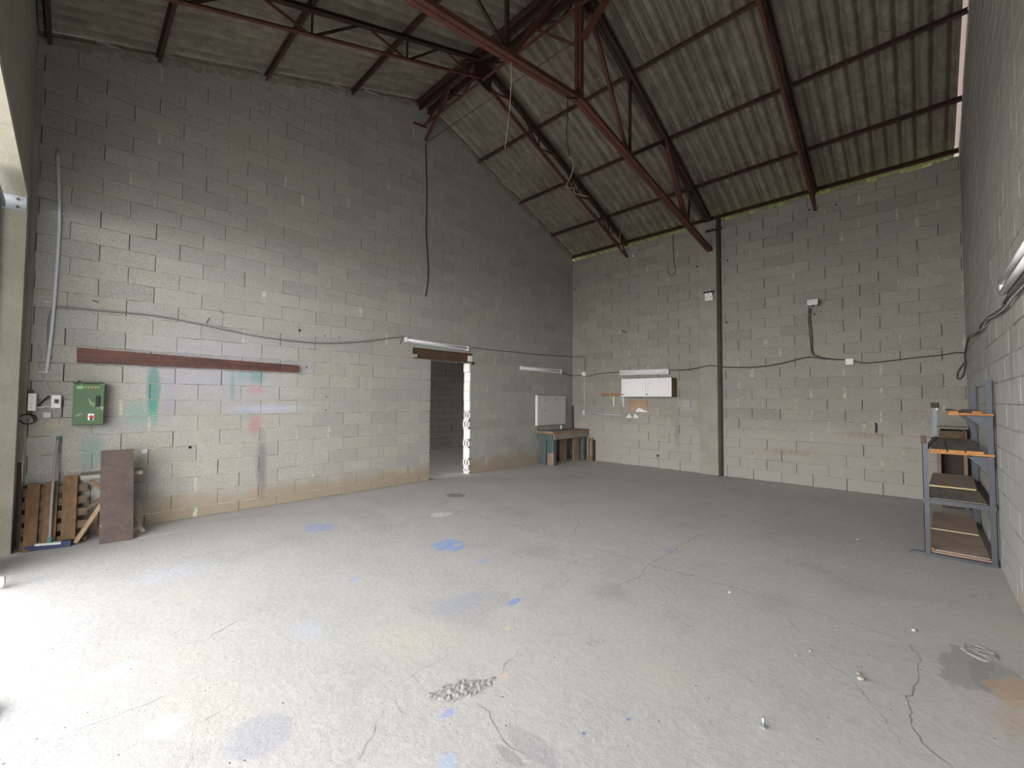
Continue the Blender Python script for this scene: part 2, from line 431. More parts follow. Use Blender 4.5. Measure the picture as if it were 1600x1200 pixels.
M_palletd = wood_mat('old_pallet_wood', (.17,.12,.075), (.09,.065,.043), (3,25,25))
M_panel = wood_mat('brown_film_plywood', (.085,.053,.043), (.048,.036,.033), (7,7,9), .6, (.28,.22,.2))
M_pine = wood_mat('orange_pine', (.50,.24,.075), (.33,.14,.045), (8,8,8), .6)
M_greywood = wood_mat('weathered_grey_plank', (.32,.29,.255), (.20,.18,.155), (3,40,40))
M_pinkwood = wood_mat('bare_board', (.33,.24,.18), (.24,.16,.12), (20,20,3))
M_palewood = wood_mat('pale_timber', (.42,.31,.2), (.30,.21,.13), (8,8,8))
M_benchg = wood_mat('green_grey_painted_wood', (.10,.135,.135), (.065,.085,.08), (20,20,3))
M_benchtop = wood_mat('dusty_bench_top', (.27,.255,.23), (.19,.175,.155), (30,3,30))
M_hard = wood_mat('hardboard', (.44,.35,.29), (.36,.28,.235), (6,6,6), .8)
M_card = wood_mat('cardboard', (.42,.30,.20), (.33,.235,.155), (5,5,5), .85)
M_edge = simple('yellow_board_edge', (.62,.52,.30), .8)
M_kitchen = simple('white_cabinet_front', (.74,.75,.76), .4, var=.03, bumpd=.0001)
M_oak = wood_mat('oak_cabinet_side', (.20,.13,.045), (.14,.09,.03), (20,20,3), .5)
def green_mat():
    t = NT('chipped_green_paint', .5); n = t.noise(7, 6, .75); n2 = t.noise(3, 3)
    c = t.mix(t.rng(n2, .3, .7), (.055,.105,.055), (.07,.13,.066))
    sp = t.n('SeparateXYZ'); t.put(sp.inputs[0], t.pos())
    k = t.math('ADD', n, t.math('MULTIPLY', t.rng(t.math('ABSOLUTE', t.math('SUBTRACT', sp.outputs[2], 1.52)), .16, .25), .07))
    c = t.mix(t.rng(k, .61, .63, 0, .9), c, (.22,.31,.20))
    t.col(c); return t.m
M_green = green_mat()
M_mint = simple('mint_paint', (.22,.36,.19), .6, var=.3, scale=30)
M_redp = simple('red_plastic', (.45,.02,.02), .35)
M_blue = simple('blue_plastic', (.022,.035,.08), .5, var=.35, scale=25)
M_bristle = simple('worn_white_rubber', (.5,.5,.5), .8, var=.3, scale=60)
M_handle = simple('worn_grey_tube', (.24,.235,.23), .5, .2, var=.2)
M_teal = simple('teal_plastic', (.07,.16,.16), .5)
M_painted = simple('worn_white_board', (.50,.48,.46), .7, var=.12, scale=9)
M_stone = simple('stone', (.35,.32,.28), .9, scale=60)
M_leaf = simple('dry_leaf', (.45,.19,.05), .8)
M_crack = simple('crack_dirt', (.23,.215,.20), .95)
M_scuff = simple('broken_concrete', (.37,.35,.33), .95, var=.25, scale=40, bumpd=.004)
M_glass = simple('lamp_glass', (.6,.62,.6), .15, var=.3, scale=60)
M_ground = simple('outside_concrete', (.72,.69,.63), .9)
M_grass = simple('grass', (.22,.31,.07), .9, var=.5, scale=12)

# ------------------------------------------------------------------ setting
W = 10.06; XR = -W/2; ZE = 5.65; SL = .368
def zr(x): return ZE+SL*min(-x, x+W)
CW = .205
H0 = .137                                                       # bottom course sits partly below the slab

def block_cache():
    C = {}
    def get(L, H, mat, k):
        key = (round(L, 2), round(H, 2), mat.name, k)
        if key not in C:
            rr = random.Random(k*77+int(L*1000)+int(H*997))
            mb = MB(); pts = []
            n = max(2, int(L/.12))
            j = lambda a=.0022: rr.uniform(-a, a)
            for i in range(n): pts.append((-L/2+L*i/n+(j() if i else j(.001)), -H/2+j()))
            pts.append((L/2+j(.001), -H/2+j())); pts.append((L/2+j(), j(.02)))
            for i in range(n): pts.append((L/2-L*i/n, H/2+j()))
            pts.append((-L/2+j(.001), H/2+j())); pts.append((-L/2+j(), j(.02)))
            m = len(pts); b = .0035
            fr = [(x*(1-2*b/L)+j(.0008), 0, z*(1-2*b/H)+j(.0008)) for x, z in pts]
            md = [(x, -b*1.1, z) for x, z in pts]; bk = [(x, -.06, z) for x, z in pts]
            mb.add(fr+md+bk, [tuple(range(m))]+[(i, (i+1)%m, m+(i+1)%m, m+i) for i in range(m)]+[(m+i, m+(i+1)%m, 2*m+(i+1)%m, 2*m+i) for i in range(m)])
            C[key] = mb.mesh('block', mat)
        return C[key]
    return get
get_block = block_cache()

def make_wall(name, rotz, org, s0, s1, top, holes, z_start, phase, mat, mort, nparts=300, thick=.2,
              vgap=.007, bed=(.005, .013), smear=.06, proud=.001, breaks=(), out_bed=(-.008,-.001), ztop_cut=None):
    """masonry wall: s runs along the wall, the face lies at out = 0 of the local frame"""
    R3 = Matrix.Rotation(rotz, 4, 'Z'); O = Vector((org[0], org[1], 0))
    def Wd(s, o, z): return R3 @ Vector((s, o, z)) + O
    core = MB(); rc = .045
    bp = sorted(set([s0, s1, *breaks]+[q for h in holes for q in h[:2] if s0 < q < s1]))
    for a, b in zip(bp, bp[1:]):
        hs = sorted((h[2], h[3]) for h in holes if h[0] <= a+1e-6 and h[1] >= b-1e-6)
        spans = []; zc = -.2
        for lo, hi in hs:
            if lo > zc+.01 and lo > 0: spans.append((zc, lo))
            zc = hi
        spans.append((zc, None))
        for lo, hi in spans:
            ta, tb = (top(a+1e-4), top(b-1e-4)) if hi is None else (hi, hi)
            p = [(a,-thick,lo),(b,-thick,lo),(b,-rc,lo),(a,-rc,lo),(a,-thick,ta),(b,-thick,tb),(b,-rc,tb),(a,-rc,ta)]
            core.add([Wd(*q) for q in p], [(0,3,2,1),(4,5,6,7),(0,1,5,4),(1,2,6,5),(2,3,7,6),(3,0,4,7)])
    wall = struct(core.build(name, M_core, None, origin0=True))
    cells = []; mo = MB(); rr = random.Random(hash(name) % 1000 if False else sum(map(ord, name)))
    row = 0; z0 = 0.
    while True:
        z1 = z_start+CW*row
        if z1 <= z0: row += 1; continue
        if z0 > max(top(s0), top(s1), *[top(q) for q in bp]): break
        # joints of this row
        ph = phase(row); js = []; s = ph-math.ceil((ph-s0)/.504+1)*.504
        while s < s1+.6:
            js.append(s+rr.uniform(-.008, .008)); s += .504
        cuts = [s0, s1]
        for h in holes:
            if h[2] < z1-.02 and h[3] > z0+.02: cuts += [h[0], h[1]]
        pts = [q for q in js if s0+.03 < q < s1-.03 and all(abs(q-c) > .05 for c in cuts)]
        pts = sorted(set(pts+cuts))
        for a, b in zip(pts, pts[1:]):
            mid = (a+b)/2
            if any(h[0]-.01 < mid < h[1]+.01 and h[2] < z1-.02 and h[3] > z0+.02 for h in holes): continue
            if b-a < .04: continue
            zt = z1-.005
            cells.append((a+vgap/2, b-vgap/2, z0+.003, zt+.001))
            if rr.random() < smear:      # mortar wiped over a head joint
                ww = rr.uniform(.008, .030)
                q = [(b+rr.uniform(-ww, ww)*.5-(ww if k < 4 else -ww), z0+.01+(k if k < 4 else 7-k)*(z1-z0-.02)/3) for k in range(8)]
                if max(p_[1] for p_ in q) < min(top(a), top(b))-.05:
                    mo.add([Wd(x, .0015, z) for x, z in q]+[Wd(x, -.03, z) for x, z in q],
                           [tuple(range(8))]+[(i, (i+1)%8, 8+(i+1)%8, 8+i) for i in range(8)])
        # bed joint above this row
        n = int((s1-s0)/.07); prev = None
        for i in range(n+1):
            s = s0+(s1-s0)*i/n
            hid = top(s) < z1+.01 or any(h[0] <= s <= h[1] and h[2] < z1 < h[3] for h in holes)
            t = rr.uniform(*bed); o = rr.uniform(*out_bed); dz = rr.uniform(-.002, .002)
            cur = None if hid else ((s, z1+dz-t/2), (s, z1+dz+t/2), o)
            if prev and cur:
                (a0, a1, ao), (b0, b1, bo) = prev, cur
                mo.add([Wd(a0[0],ao,a0[1]),Wd(b0[0],bo,b0[1]),Wd(b1[0],bo-.002,b1[1]),Wd(a1[0],ao-.002,a1[1]),
                        Wd(a0[0],-.05,a0[1]),Wd(b0[0],-.05,b0[1]),Wd(b1[0],-.05,b1[1]),Wd(a1[0],-.05,a1[1])],
                       [(0,1,2,3),(0,4,5,1),(3,2,6,7)])
            prev = cur
        z0 = z1; row += 1
    def clipcell(c):
        a, b, lo, hi = c
        ta, tb = top(a), top(b)
        if hi <= min(ta, tb): return 'rect'
        if lo >= max(ta, tb): return None
        poly = [(a, lo), (b, lo)]
        xs = [b]+[q for q in breaks if a < q < b][::-1]+[a]
        for x in xs:
            poly.append((x, max(lo+.005, min(hi, top(x)))))
        return poly
    lst = []
    for c in cells:
        k = clipcell(c)
        if k is None: continue
        P = Wd((c[0]+c[1])/2, 0, (c[2]+c[3])/2)
        d = P-CAM; dist = d.length; nrm = (R3 @ Vector((0,1,0)))
        view = d.dot(FW)
        share = abs(d.normalized().dot(nrm))/(dist*dist) if view > .1 else 1e-6/dist
        px = abs(d.dot(RT))/max(view, .1); py = abs(d.dot(UP))/max(view, .1)
        if px > 1.35 or py > 1.05: share *= 1e-3
        lst.append((share, c, k))
    lst.sort(key=lambda q: -q[0])
    rest = MB()
    for i, (sh, c, k) in enumerate(lst):
        a, b, lo, hi = c; o_ = rr.uniform(-.002, .002)+proud
        if i < nparts and k == 'rect':
            ob = D.objects.new('block', get_block(b-a, hi-lo, mat, rr.randrange(4))); COL.objects.link(ob)
            L0 = round(b-a, 2); H0_ = round(hi-lo, 2)
            ob.scale = ((b-a)/L0, 1, (hi-lo)/H0_)
            ob.location = Wd((a+b)/2, o_, (lo+hi)/2); ob.rotation_euler = (rr.uniform(-.004,.004), rr.uniform(-.003,.003), rotz)
            ob.parent = wall
        else:
            poly = [(a,lo),(b,lo),(b,hi),(a,hi)] if k == 'rect' else k
            n = len(poly); vs = [Wd(x, o_, z) for x, z in poly]+[Wd(x, -.05, z) for x, z in poly]
            fs = [tuple(range(n))]+[(q, (q+1)%n, n+(q+1)%n, n+q) for q in range(n)]
            if i < nparts:
                mb = MB(); mb.add(vs, fs); mb.build('block', mat, wall)
            else: rest.add(vs, fs)
    if rest.v: rest.build('far_blocks', mat, wall, kind='stuff')
    if mo.v: mo.build('mortar', mort, wall, kind='stuff')
    return wall
WORLD['wall_left'] = WORLD['wall_back'] = WORLD['wall_right'] = Vector((0,0,0))

# phases: joint positions read on the photograph
DX0, DX1, DZ = -4.79, -3.75, 2.392
WX = -10.12
wA = make_wall('wall_left', math.pi, (0, 0), 0, 10.40, lambda s: zr(-min(s, 10.06))-.01, [(-DX1, -DX0, 0, DZ), (3.66, 5.20, DZ, 2.597)], H0,
               lambda r: 5.02+(.252 if r % 2 == 1 else 0), M_blockA, M_mortA, breaks=(W/2, 10.06), smear=.08, bed=(.004,.012), out_bed=(-.0075,.0015), vgap=.0055)
wB = make_wall('wall_back', math.pi/2, (0, 0), -7.6, .0, lambda s: ZE-.13, [], .225,
               lambda r: -6.035+(.252 if r % 2 == 1 else 0)-.0, M_blockB, M_mortB, smear=.30, bed=(.005,.016), out_bed=(-.009,.003), vgap=.006)
wC = make_wall('wall_right', 0, (0, -7.56), -11, 0.2, lambda s: zr(min(max(s,-W),0))+.35, [], .16,
               lambda r: .1+(.252 if r % 2 else 0), M_blockC, M_mortC, smear=.0, proud=0., bed=(.004,.010), out_bed=(-.0035,-.0015), vgap=.003, breaks=(-5.03,))

rr = random.Random(21); gm = MB(); prev = None
for i in range(141):
    x = -10.05*i/140; z = zr(x)
    cur = (x, z-rr.uniform(.05,.13), z+.02, rr.uniform(-.02,.004))
    if prev:
        a, b = prev, cur
        gm.add([(a[0],a[3],a[1]),(b[0],b[3],b[1]),(b[0],b[3]*.5-.0,b[2]),(a[0],a[3]*.5,a[2]),(a[0],.03,a[1]),(b[0],.03,b[1])], [(0,1,2,3),(0,4,5,1)])
    prev = cur
gm.build('gable_mortar', M_mortG, wA, kind='stuff')
ef = MB(); y = -.05
while y > -7.5:
    w_ = rr.uniform(.05, .22); p_ = .12 if y > -3.4 else (.4 if y > -4.6 else .72)
    if rr.random() < p_:
        h_ = rr.uniform(.03, .075); ef.bbox((.0-rr.uniform(0,.006), y-w_, ZE-.15), (.16, y, ZE-.15+h_), .008)
    y -= w_
ef.build('eave_mortar', M_mortG, wB, kind='stuff')
# front wall round the big doorway (mostly behind the photographer)
f_ = MB()
f_.box((WX-.28, -.30, 0), (WX, .2, 6.2)); f_.box((WX-.28, -7.8, 0), (WX, -7.3, 6.8)); f_.box((WX-.28, -7.3, 3.72), (WX, -.30, 5.9))
f_.prism([(0, 5.6), (-7.8, 5.6), (-7.8, 5.75), (0, 5.75)], 0, WX-.28, WX)
f_.box((WX-.28, .2, 0), (WX, .5, 3.2)); f_.box((WX-.28, 4.2, 0), (WX, 4.6, 3.2)); f_.box((WX-.28, .5, 3.0), (WX, 4.2, 3.2))
f_.box((WX-2.6, -7.8, 4.2), (WX-.2, .0, 4.35))  # unseen canopy added over the doorway to block the high sky
struct(f_.build('wall_front', M_pillar, None, origin0=True))
# pale cast surround of the doorway
t_ = MB(); t_.box((WX-.30, -.335, 0), (WX-.004, -.30, 3.72)); t_.box((WX-.30, -7.3, 3.68), (WX-.004, -.30, 3.72))
struct(t_.build('trim_1', M_lintel, None, origin0=True))
# corner post of brown steel and boards between jamb and left wall
o = MB().bar((WX+.012, -.035, 0), (WX+.012, -.035, 5.2), .05, .06).build('corner_angle', M_pillar, None)
struct(o); o.name = 'trim_2'

fl = MB(); fl.box((-10.42, -7.7, -.2), (.2, 4.6, 0))
floor = struct(fl.build('floor', M_floor, None, origin0=True))
g = MB(); g.box((-40, -30, -.35), (-10.42, 30, -.06)); struct(g.build('ground', M_ground, None, origin0=True))
g = MB(); g.add([(.2,-30,.3),(25,-30,7.5),(25,30,7.5),(.2,30,.3)], [(0,1,2,3)])
go = g.build('grass_bank', M_grass, None, origin0=True); struct(go)

# side room seen through the doorway
wS = make_wall('wall_side_room', math.pi, (0, 4.33), -.2, 4.3, lambda s: 3.0, [], .12, lambda r: .1+(.252 if r % 2 else 0),
               M_blockD, M_core, smear=.1)
r2 = MB(); r2.box((-10.2, 4.33, 0), (-4.3, 4.5, 3.2)); r2.box((0, 0, 0), (.2, 4.5, 3.2)); r2.box((-10.4, .2, 3.0), (.2, 4.5, 3.2))
struct(r2.build('wall_side_room_shell', M_core, None, origin0=True)).name = 'ceiling_side_room'
bb = MB(); bb.box((0, -7.6, -.1), (.2, 0, 0)); bb.box((.012, -.0, 0), (.2, .2, 5.5)); struct(bb.build('trim_3', M_core, None, origin0=True))

# ---- floor relief: cracks, the construction joint, broken patch
def crack(pts, w, name='crack'):
    mb = MB(); P = [Vector(p) for p in pts]; Q = []
    for a, b in zip(P, P[1:]):
        n = max(2, int((b-a).length/.035)); d = (b-a).normalized(); r = Vector((-d.y, d.x, 0))
        for i in range(n):
            Q.append((a.lerp(b, i/n)+r*random.gauss(0, .006+w*.5), r))
    Q.append((P[-1], r)); vs = []; n = len(Q)
    for i, (p, r) in enumerate(Q):
        ww = w*random.uniform(.25, 1.2)*min(1, (i+1)/4, (n-i)/4)
        vs += [(p.x-r.x*ww, p.y-r.y*ww, .0008), (p.x+r.x*ww, p.y+r.y*ww, .0008)]
    mb.add(vs, [(2*i, 2*i+1, 2*i+3, 2*i+2) for i in range(n-1)])
    mb.build(name, M_crack, floor)
fp = lambda *l: [F(x, y) for x, y in l]
crack(fp((600,764),(680,790),(740,803),(830,830)), .003)
crack(fp((830,830),(900,848),(1010,880)), .0035)
crack(fp((1010,880),(1040,890),(1100,904)), .0055)
crack(fp((1100,904),(1170,926),(1240,945),(1300,965),(1420,1003)), .0035)
crack(fp((1420,1003),(1438,1030),(1434,1065),(1420,1090),(1424,1125),(1430,1150),(1470,1185),(1500,1210)), .0035)
crack(fp((745,1095),(770,1120),(782,1145),(797,1168),(830,1185)), .0028)
crack(fp((1008,885),(1000,900),(975,912),(952,920)), .004)
crack(fp((320,1000),(345,985),(372,970),(382,967)), .004)
crack(fp((280,1010),(320,1000)), .002)
crack(fp((905,812),(898,830),(888,836)), .004)
crack(fp((615,1075),(660,1045),(715,1017)), .0015)
crack(fp((640,1050),(675,1092)), .0012)
crack(fp((809,1018),(790,1040),(782,1055)), .002)
crack(fp((612,1085),(622,1110),(640,1118)), .002)
crack(fp((560,1190),(580,1150),(600,1110)), .002)
crack(fp((1095,835),(1068,850),(1050,862),(1020,878)), .0035)
crack(fp((1225,960),(1248,985),(1262,990)), .002)
crack(fp((1045,920),(1062,934)), .003)
crack(fp((1285,1030),(1330,1060),(1370,1110),(1420,1180)), .0012)
crack(fp((60,1165),(150,1130),(280,1080)), .0015)
crack(fp((380,1090),(350,1110),(300,1135)), .002)
# broken patch: pits and crumbs
bp = MB(); rr = random.Random(5)
c0 = F(722, 1078); ax = (F(772,1068)-F(680,1092)); L = ax.length; ax = ax.normalized(); ay = Vector((-ax.y, ax.x, 0))
N = 26; M_ = 14; vs = []
for i in range(N+1):
    for j in range(M_+1):
        u, v = i/N*2-1, j/M_*2-1; e = max(0, 1-(u*u+v*v)*(1.1+.5*math.sin(u*7+1)*math.sin(v*5+u*3)+rr.uniform(-.15,.3)))
        p = c0+ax*(u*L*.62)+ay*(v*.085); z = -.001+rr.uniform(0, .008)*min(1, e*2.2)
        vs.append((p.x+rr.uniform(-.004,.004), p.y+rr.uniform(-.004,.004), z))
bp.add(vs, [(i*(M_+1)+j, (i+1)*(M_+1)+j, (i+1)*(M_+1)+j+1, i*(M_+1)+j+1) for i in range(N) for j in range(M_)])
bp.build('broken_patch', M_scuff, floor)
bp = MB(); c0 = F(1530, 1020)
vs = []
for i in range(13):
    for j in range(9):
        u, v = i/6-1, j/4-1; e = 1-(u*u+v*v)
        vs.append((c0.x+u*.12+rr.uniform(-.006,.006), c0.y+v*.09+rr.uniform(-.006,.006), (.001+rr.uniform(0,.010)) if e > .1+rr.uniform(0,.2) else -.002))
bp.add(vs, [(i*9+j, (i+1)*9+j, (i+1)*9+j+1, i*9+j+1) for i in range(12) for j in range(8)])
bp.build('broken_patch', M_scuff, floor)

# ---- pillar in the back wall
pl = MB(); pl.bbox((-.035, -3.86, 0), (.0, -3.48, 5.62), .006)
struct(pl.build('trim_4', M_pillar, None, origin0=True))
# steel strip beside it
sp_ = MB(); sp_.bar((-.03, -3.915, 0), (-.03, -3.915, 5.66), .055, .06); sp_.bar((-.015, -3.915, 0), (-.015, -3.915, 5.6), .085, .02)
tag(sp_.build('steel_channel', M_post, None), 'dark brown steel channel running full height beside the pillar of the back wall', 'channel')

# ------------------------------------------------------------------ roof
roof = D.objects.new('ceiling', None); COL.objects.link(roof); roof['kind'] = 'structure'; WORLD['ceiling'] = Vector((0,0,0))
PX = [-.03, -.98, -2.22, -3.55, -4.86]
edges = [.42]+PX[1:-1]+[XR+.03]
def sheet(xa, xb, y0, y1, side, seed):
    """corrugated sheet: xa lower edge, xb upper edge (right-hand slope), mirrored when side < 0"""
    rr = random.Random(seed); mb = MB(); pitch = .177; amp = .040; n = int(round((y0-y1)/pitch*12)); vs = []
    top_x = xb-.13
    for k in range(2):
        off = .0 if k == 0 else .011
        for e, (x, lift) in enumerate(((xa, .022), (top_x, .0))):
            for i in range(n+1):
                y = y0+(y1-y0)*i/n
                z = ZE+SL*(-x)+.052+lift+amp*(math.cos(2*math.pi*(y/pitch))+.25*math.cos(4*math.pi*(y/pitch)))+off+.003*(i/n)
                vs.append((x if side > 0 else -W-x, y, z))
    n1 = n+1
    fs = []
    for i in range(n):
        fs += [(i, i+1, n1+i+1, n1+i), (2*n1+i, 3*n1+i, 3*n1+i+1, 2*n1+i+1)]
        fs += [(i, 2*n1+i, 2*n1+i+1, i+1), (n1+i, n1+i+1, 3*n1+i+1, 3*n1+i)]
    fs += [(0, n1, 3*n1, 2*n1), (n, 2*n1+n, 3*n1+n, n1+n)]
    mb.add(vs, fs); return mb.build('roof_sheet', M_sheet, roof, smooth=False)
ys = [.25]
while ys[-1] > -7.2: ys.append(ys[-1]-.885)
ys[-1] = -7.47
sd = 0
for side in (1, -1):
    for a, b in zip(edges, edges[1:]):
        for y0, y1 in zip(ys, ys[1:]):
            sheet(a, b, y0+.03, y1-.035, side, sd); sd += 1
rc = MB(); rc.prism([(XR-.25, zr(XR)-.25*SL+.10), (XR, zr(XR)+.13), (XR+.25, zr(XR)-.25*SL+.10), (XR+.25, zr(XR)-.25*SL+.12), (XR, zr(XR)+.15), (XR-.25, zr(XR)-.25*SL+.12)], 1, .3, -7.6)
# prism axis 1: polygon given as (x, z)
rc.build('ridge_cap', M_sheet, roof)

tl = D.materials.new('sky_dimming_strip'); tl.use_nodes = True; tt = tl.node_tree; tt.nodes.remove(tt.nodes['Principled BSDF'])
tb_ = tt.nodes.new('ShaderNodeBsdfTranslucent'); tb_.inputs[0].default_value = (.10, .078, .068, 1); tt.links.new(tb_.outputs[0], tt.nodes['Material Output'].inputs[0])
fm = MB(); fm.add([(.4, -7.34, zr(.4)+.17), (XR, -7.34, zr(XR)+.17), (XR, -7.60, zr(XR)+.20), (.4, -7.60, zr(.4)+.20)], [(0,1,2,3)])  # made-up translucent strip over the verge gap, tinting and dimming the sky
fm.add([(-W-.2, -7.34, zr(-W-.2)+.17), (XR, -7.34, zr(XR)+.17), (XR, -7.60, zr(XR)+.20), (-W-.2, -7.60, zr(-W-.2)+.20)], [(0,1,2,3)])
fm.build('gap_sky_filter', tl, roof)
def chan(mb, a, b, w, h, up):
    """channel: web plus two flanges"""
    mb.bar(a, b, .006, h, up); mb.bar(a, b, w, .006, up, (w/2, h/2-.003)); mb.bar(a, b, w, .006, up, (w/2, -h/2+.003)); return mb
nS = Vector((SL, 0, 1)).normalized()
for i, x in enumerate(PX):
    for side in (1, -1):
        xx = x if side > 0 else -W-x; up = (SL*side, 0, 1)
        zc = zr(xx)-.035
        mb = chan(MB(), (xx, 0.0, zc), (xx, -7.55, zc), .04, .07, up)
        where = {0: 'resting at the eave', 1: 'first above the eave', 2: 'second above the eave', 3: 'third above the eave', 4: 'uppermost, right under ridge'}[i]
        sl = 'right-hand' if side > 0 else 'left-hand'
        p = tag(mb.build('purlin', M_purlin, None), f'red-brown steel purlin, {sl} roof slope, {where}', 'purlin', 'roof purlins')
        if side > 0 and i < 4:
            hk = MB(); y = -.25
            while y > -7.4:
                hk.tube([(xx-.03, y, zr(xx)+.01), (xx-.035, y, zc-.035), (xx-.01, y, zc-.05), (xx+.012, y, zc-.035)], .004, 5); y -= .354
            hk.build('hook_bolt', M_rust, p, kind='stuff')

def dbl(name, a, b, w, h, par, mat=None, gap=.010, up=(0,1,0)):
    """pair of bars with a slit between them, side by side along y"""
    mb = MB()
    for s in (-1, 1):
        aa = Vector(a)+Vector((0, s*(w/4+gap/2), 0)); b2 = Vector(b)+Vector((0, s*(w/4+gap/2), 0))
        mb.bar(aa, b2, w/2, h, (0,0,1))
    return mb.build(name, mat or M_red, par)
# ---- main truss
TY = -3.73
T = thing('roof_truss', 'large red-brown steel roof truss spanning from the pillar of the back wall', 'truss', (XR, TY, 4.95))
def top(x): return (x, TY, zr(x)-.115)
def bot(x): return (x, TY, 4.95+.158*min(-x-.1, x+W-.1))
for s in (0, 1):
    m = (lambda x: x) if s == 0 else (lambda x: -W-x)
    dbl('top_chord', top(m(-.12)), top(m(XR)), .13, .075, T, M_dark)
    mbp = bot(m(-.1)); mbq = bot(XR)
    dbl('bottom_chord', bot(m(.0)), bot(XR), .11, .06, T)
    dbl('strut', bot(m(-1.32)), top(m(-2.32)), .085, .05, T)
    mb = MB(); mb.bar(bot(m(-1.25)), top(m(-1.12)), .035, .035); mb.build('post', M_dark, T)
    mb = MB(); mb.bar(bot(m(-3.66)), top(m(-2.32)), .035, .035); mb.build('strut', M_dark, T)
    mb = MB(); mb.bar(bot(m(-3.62)), top(m(-3.6)), .04, .04); mb.build('post', M_dark, T)
    mb = MB(); mb.bar(bot(m(-3.68)), top(m(-4.85)), .05, .05); mb.build('strut', M_red, T)
    pn = bot(m(-3.66)); pt = top(m(-2.32))
    MB().box((pn[0]-.08, TY-.006, pn[2]-.01), (pn[0]+.08, TY+.006, pn[2]+.10)).build('gusset_plate', M_dark, T)
    MB().box((pt[0]-.09, TY-.006, pt[2]-.13), (pt[0]+.09, TY+.006, pt[2]+.0)).build('gusset_plate', M_dark, T)
dbl('king_post', bot(XR), (XR, TY, zr(XR)-.1), .10, .06, T)
kn = bot(XR)
MB().prism([(XR-.12, kn[2]-.02), (XR+.12, kn[2]-.02), (XR+.09, kn[2]+.14), (XR-.05, kn[2]+.14)], 1, TY-.012, TY+.012).build('gusset_plate', M_dark, T)
MB().box((XR-.24, TY-.02, zr(XR)-.40), (XR+.24, TY+.02, zr(XR)-.06)).build('ridge_plate', M_dark, T)
MB().bar((-.16, TY+.05, 5.33), (-.16, TY-.28, 5.33), .035, .035).build('bearing_bar', M_dark, T)
# ---- light lattice rafters
def lattice(y, label):
    R = thing('lattice_rafter', label, 'rafter', (XR, y, 5.2), 'lattice rafters')
    for s in (1, -1):
        m = (lambda x: x) if s > 0 else (lambda x: -W-x)
        tp = lambda x: Vector((m(x), y, zr(x)-.11)); bt = lambda x: Vector((m(x), y, zr(x)-.42))
        mb = MB(); mb.angle(tp(-.05), tp(XR), .07, .008); mb.bar(tp(-.05), tp(XR), .06, .012, (0,0,1), (0, .03)); mb.build('top_chord', M_dark, R)
        mb = MB(); mb.angle(bt(-.05), bt(XR+.1), .045, .008); mb.build('bottom_chord', M_red, R)
        xs = [-.98, -2.22, -3.55]
        for x in xs: MB().bar(bt(x), tp(x), .022, .022, (0,1,0)).build('post', M_dark, R)
        for a, b in zip([-.15]+xs, xs+[-4.8]):
            mid = (a+b)/2
            MB().bar(bt(a+(-.03)), tp(mid+.04), .03, .02, (0,1,0)).build('lacing_bar', M_dark, R)
            MB().bar(tp(mid-.04), bt(b+.03), .03, .02, (0,1,0)).build('lacing_bar', M_red, R)
    MB().prism([(XR-.24, zr(XR)-.16), (XR+.24, zr(XR)-.16), (XR+.16, zr(XR)-.58), (XR-.16, zr(XR)-.52)], 1, y-.012, y+.012).build('ridge_plate', M_dark, R)
    return R
lattice(-1.75, 'light red-brown lattice rafter between the left wall and the large truss')
lattice(-5.68, 'light red-brown lattice rafter between the large truss and the right wall')
# ---- ridge girder
RG = thing('ridge_girder', 'dark steel lattice girder running just under the roof ridge', 'girder', (XR, -3.8, 7.05))
MB().bar((XR+.10, 0, zr(XR)-.12), (XR+.10, -7.46, zr(XR)-.12), .05, .12).build('top_beam', M_dark, RG)
MB().bar((XR-.10, 0, zr(XR)-.12), (XR-.10, -7.46, zr(XR)-.12), .05, .12).build('top_beam', M_dark, RG)
MB().angle((XR, -.05, zr(XR)-.44), (XR, -7.46, zr(XR)-.44), .05, .008).build('bottom_chord', M_red, RG)
y = -.1; k = 0
while y > -7.3:
    a = (XR, y, zr(XR)-(.44 if k % 2 == 0 else .15)); b = (XR, y-.55, zr(XR)-(.15 if k % 2 == 0 else .44))
    MB().bar(a, b, .02, .03, (1,0,0)).build('lacing_bar', M_dark, RG); y -= .55; k += 1
def brace(p, q):
    for s in (-.03, .03):
        a = Vector(p); b = Vector(q); MB().bar(a+Vector((s,0,0)), b+Vector((s,0,0)), .01, .06, (1,0,0)).build('knee_brace', M_red, RG)
MB().bar((XR, -.06, 6.72), (XR, -.80, zr(XR)-.15), .05, .04).build('knee_brace', M_red, RG)
brace((XR, -2.85, zr(XR)-.2), (XR, -3.66, 6.55)); brace((XR, -4.62, zr(XR)-.2), (XR, -3.80, 6.55))
MB().bar((XR-.25, -.03, 6.98), (XR+.03, -.06, 7.0), .03, .03).build('wall_anchor', M_red, RG)

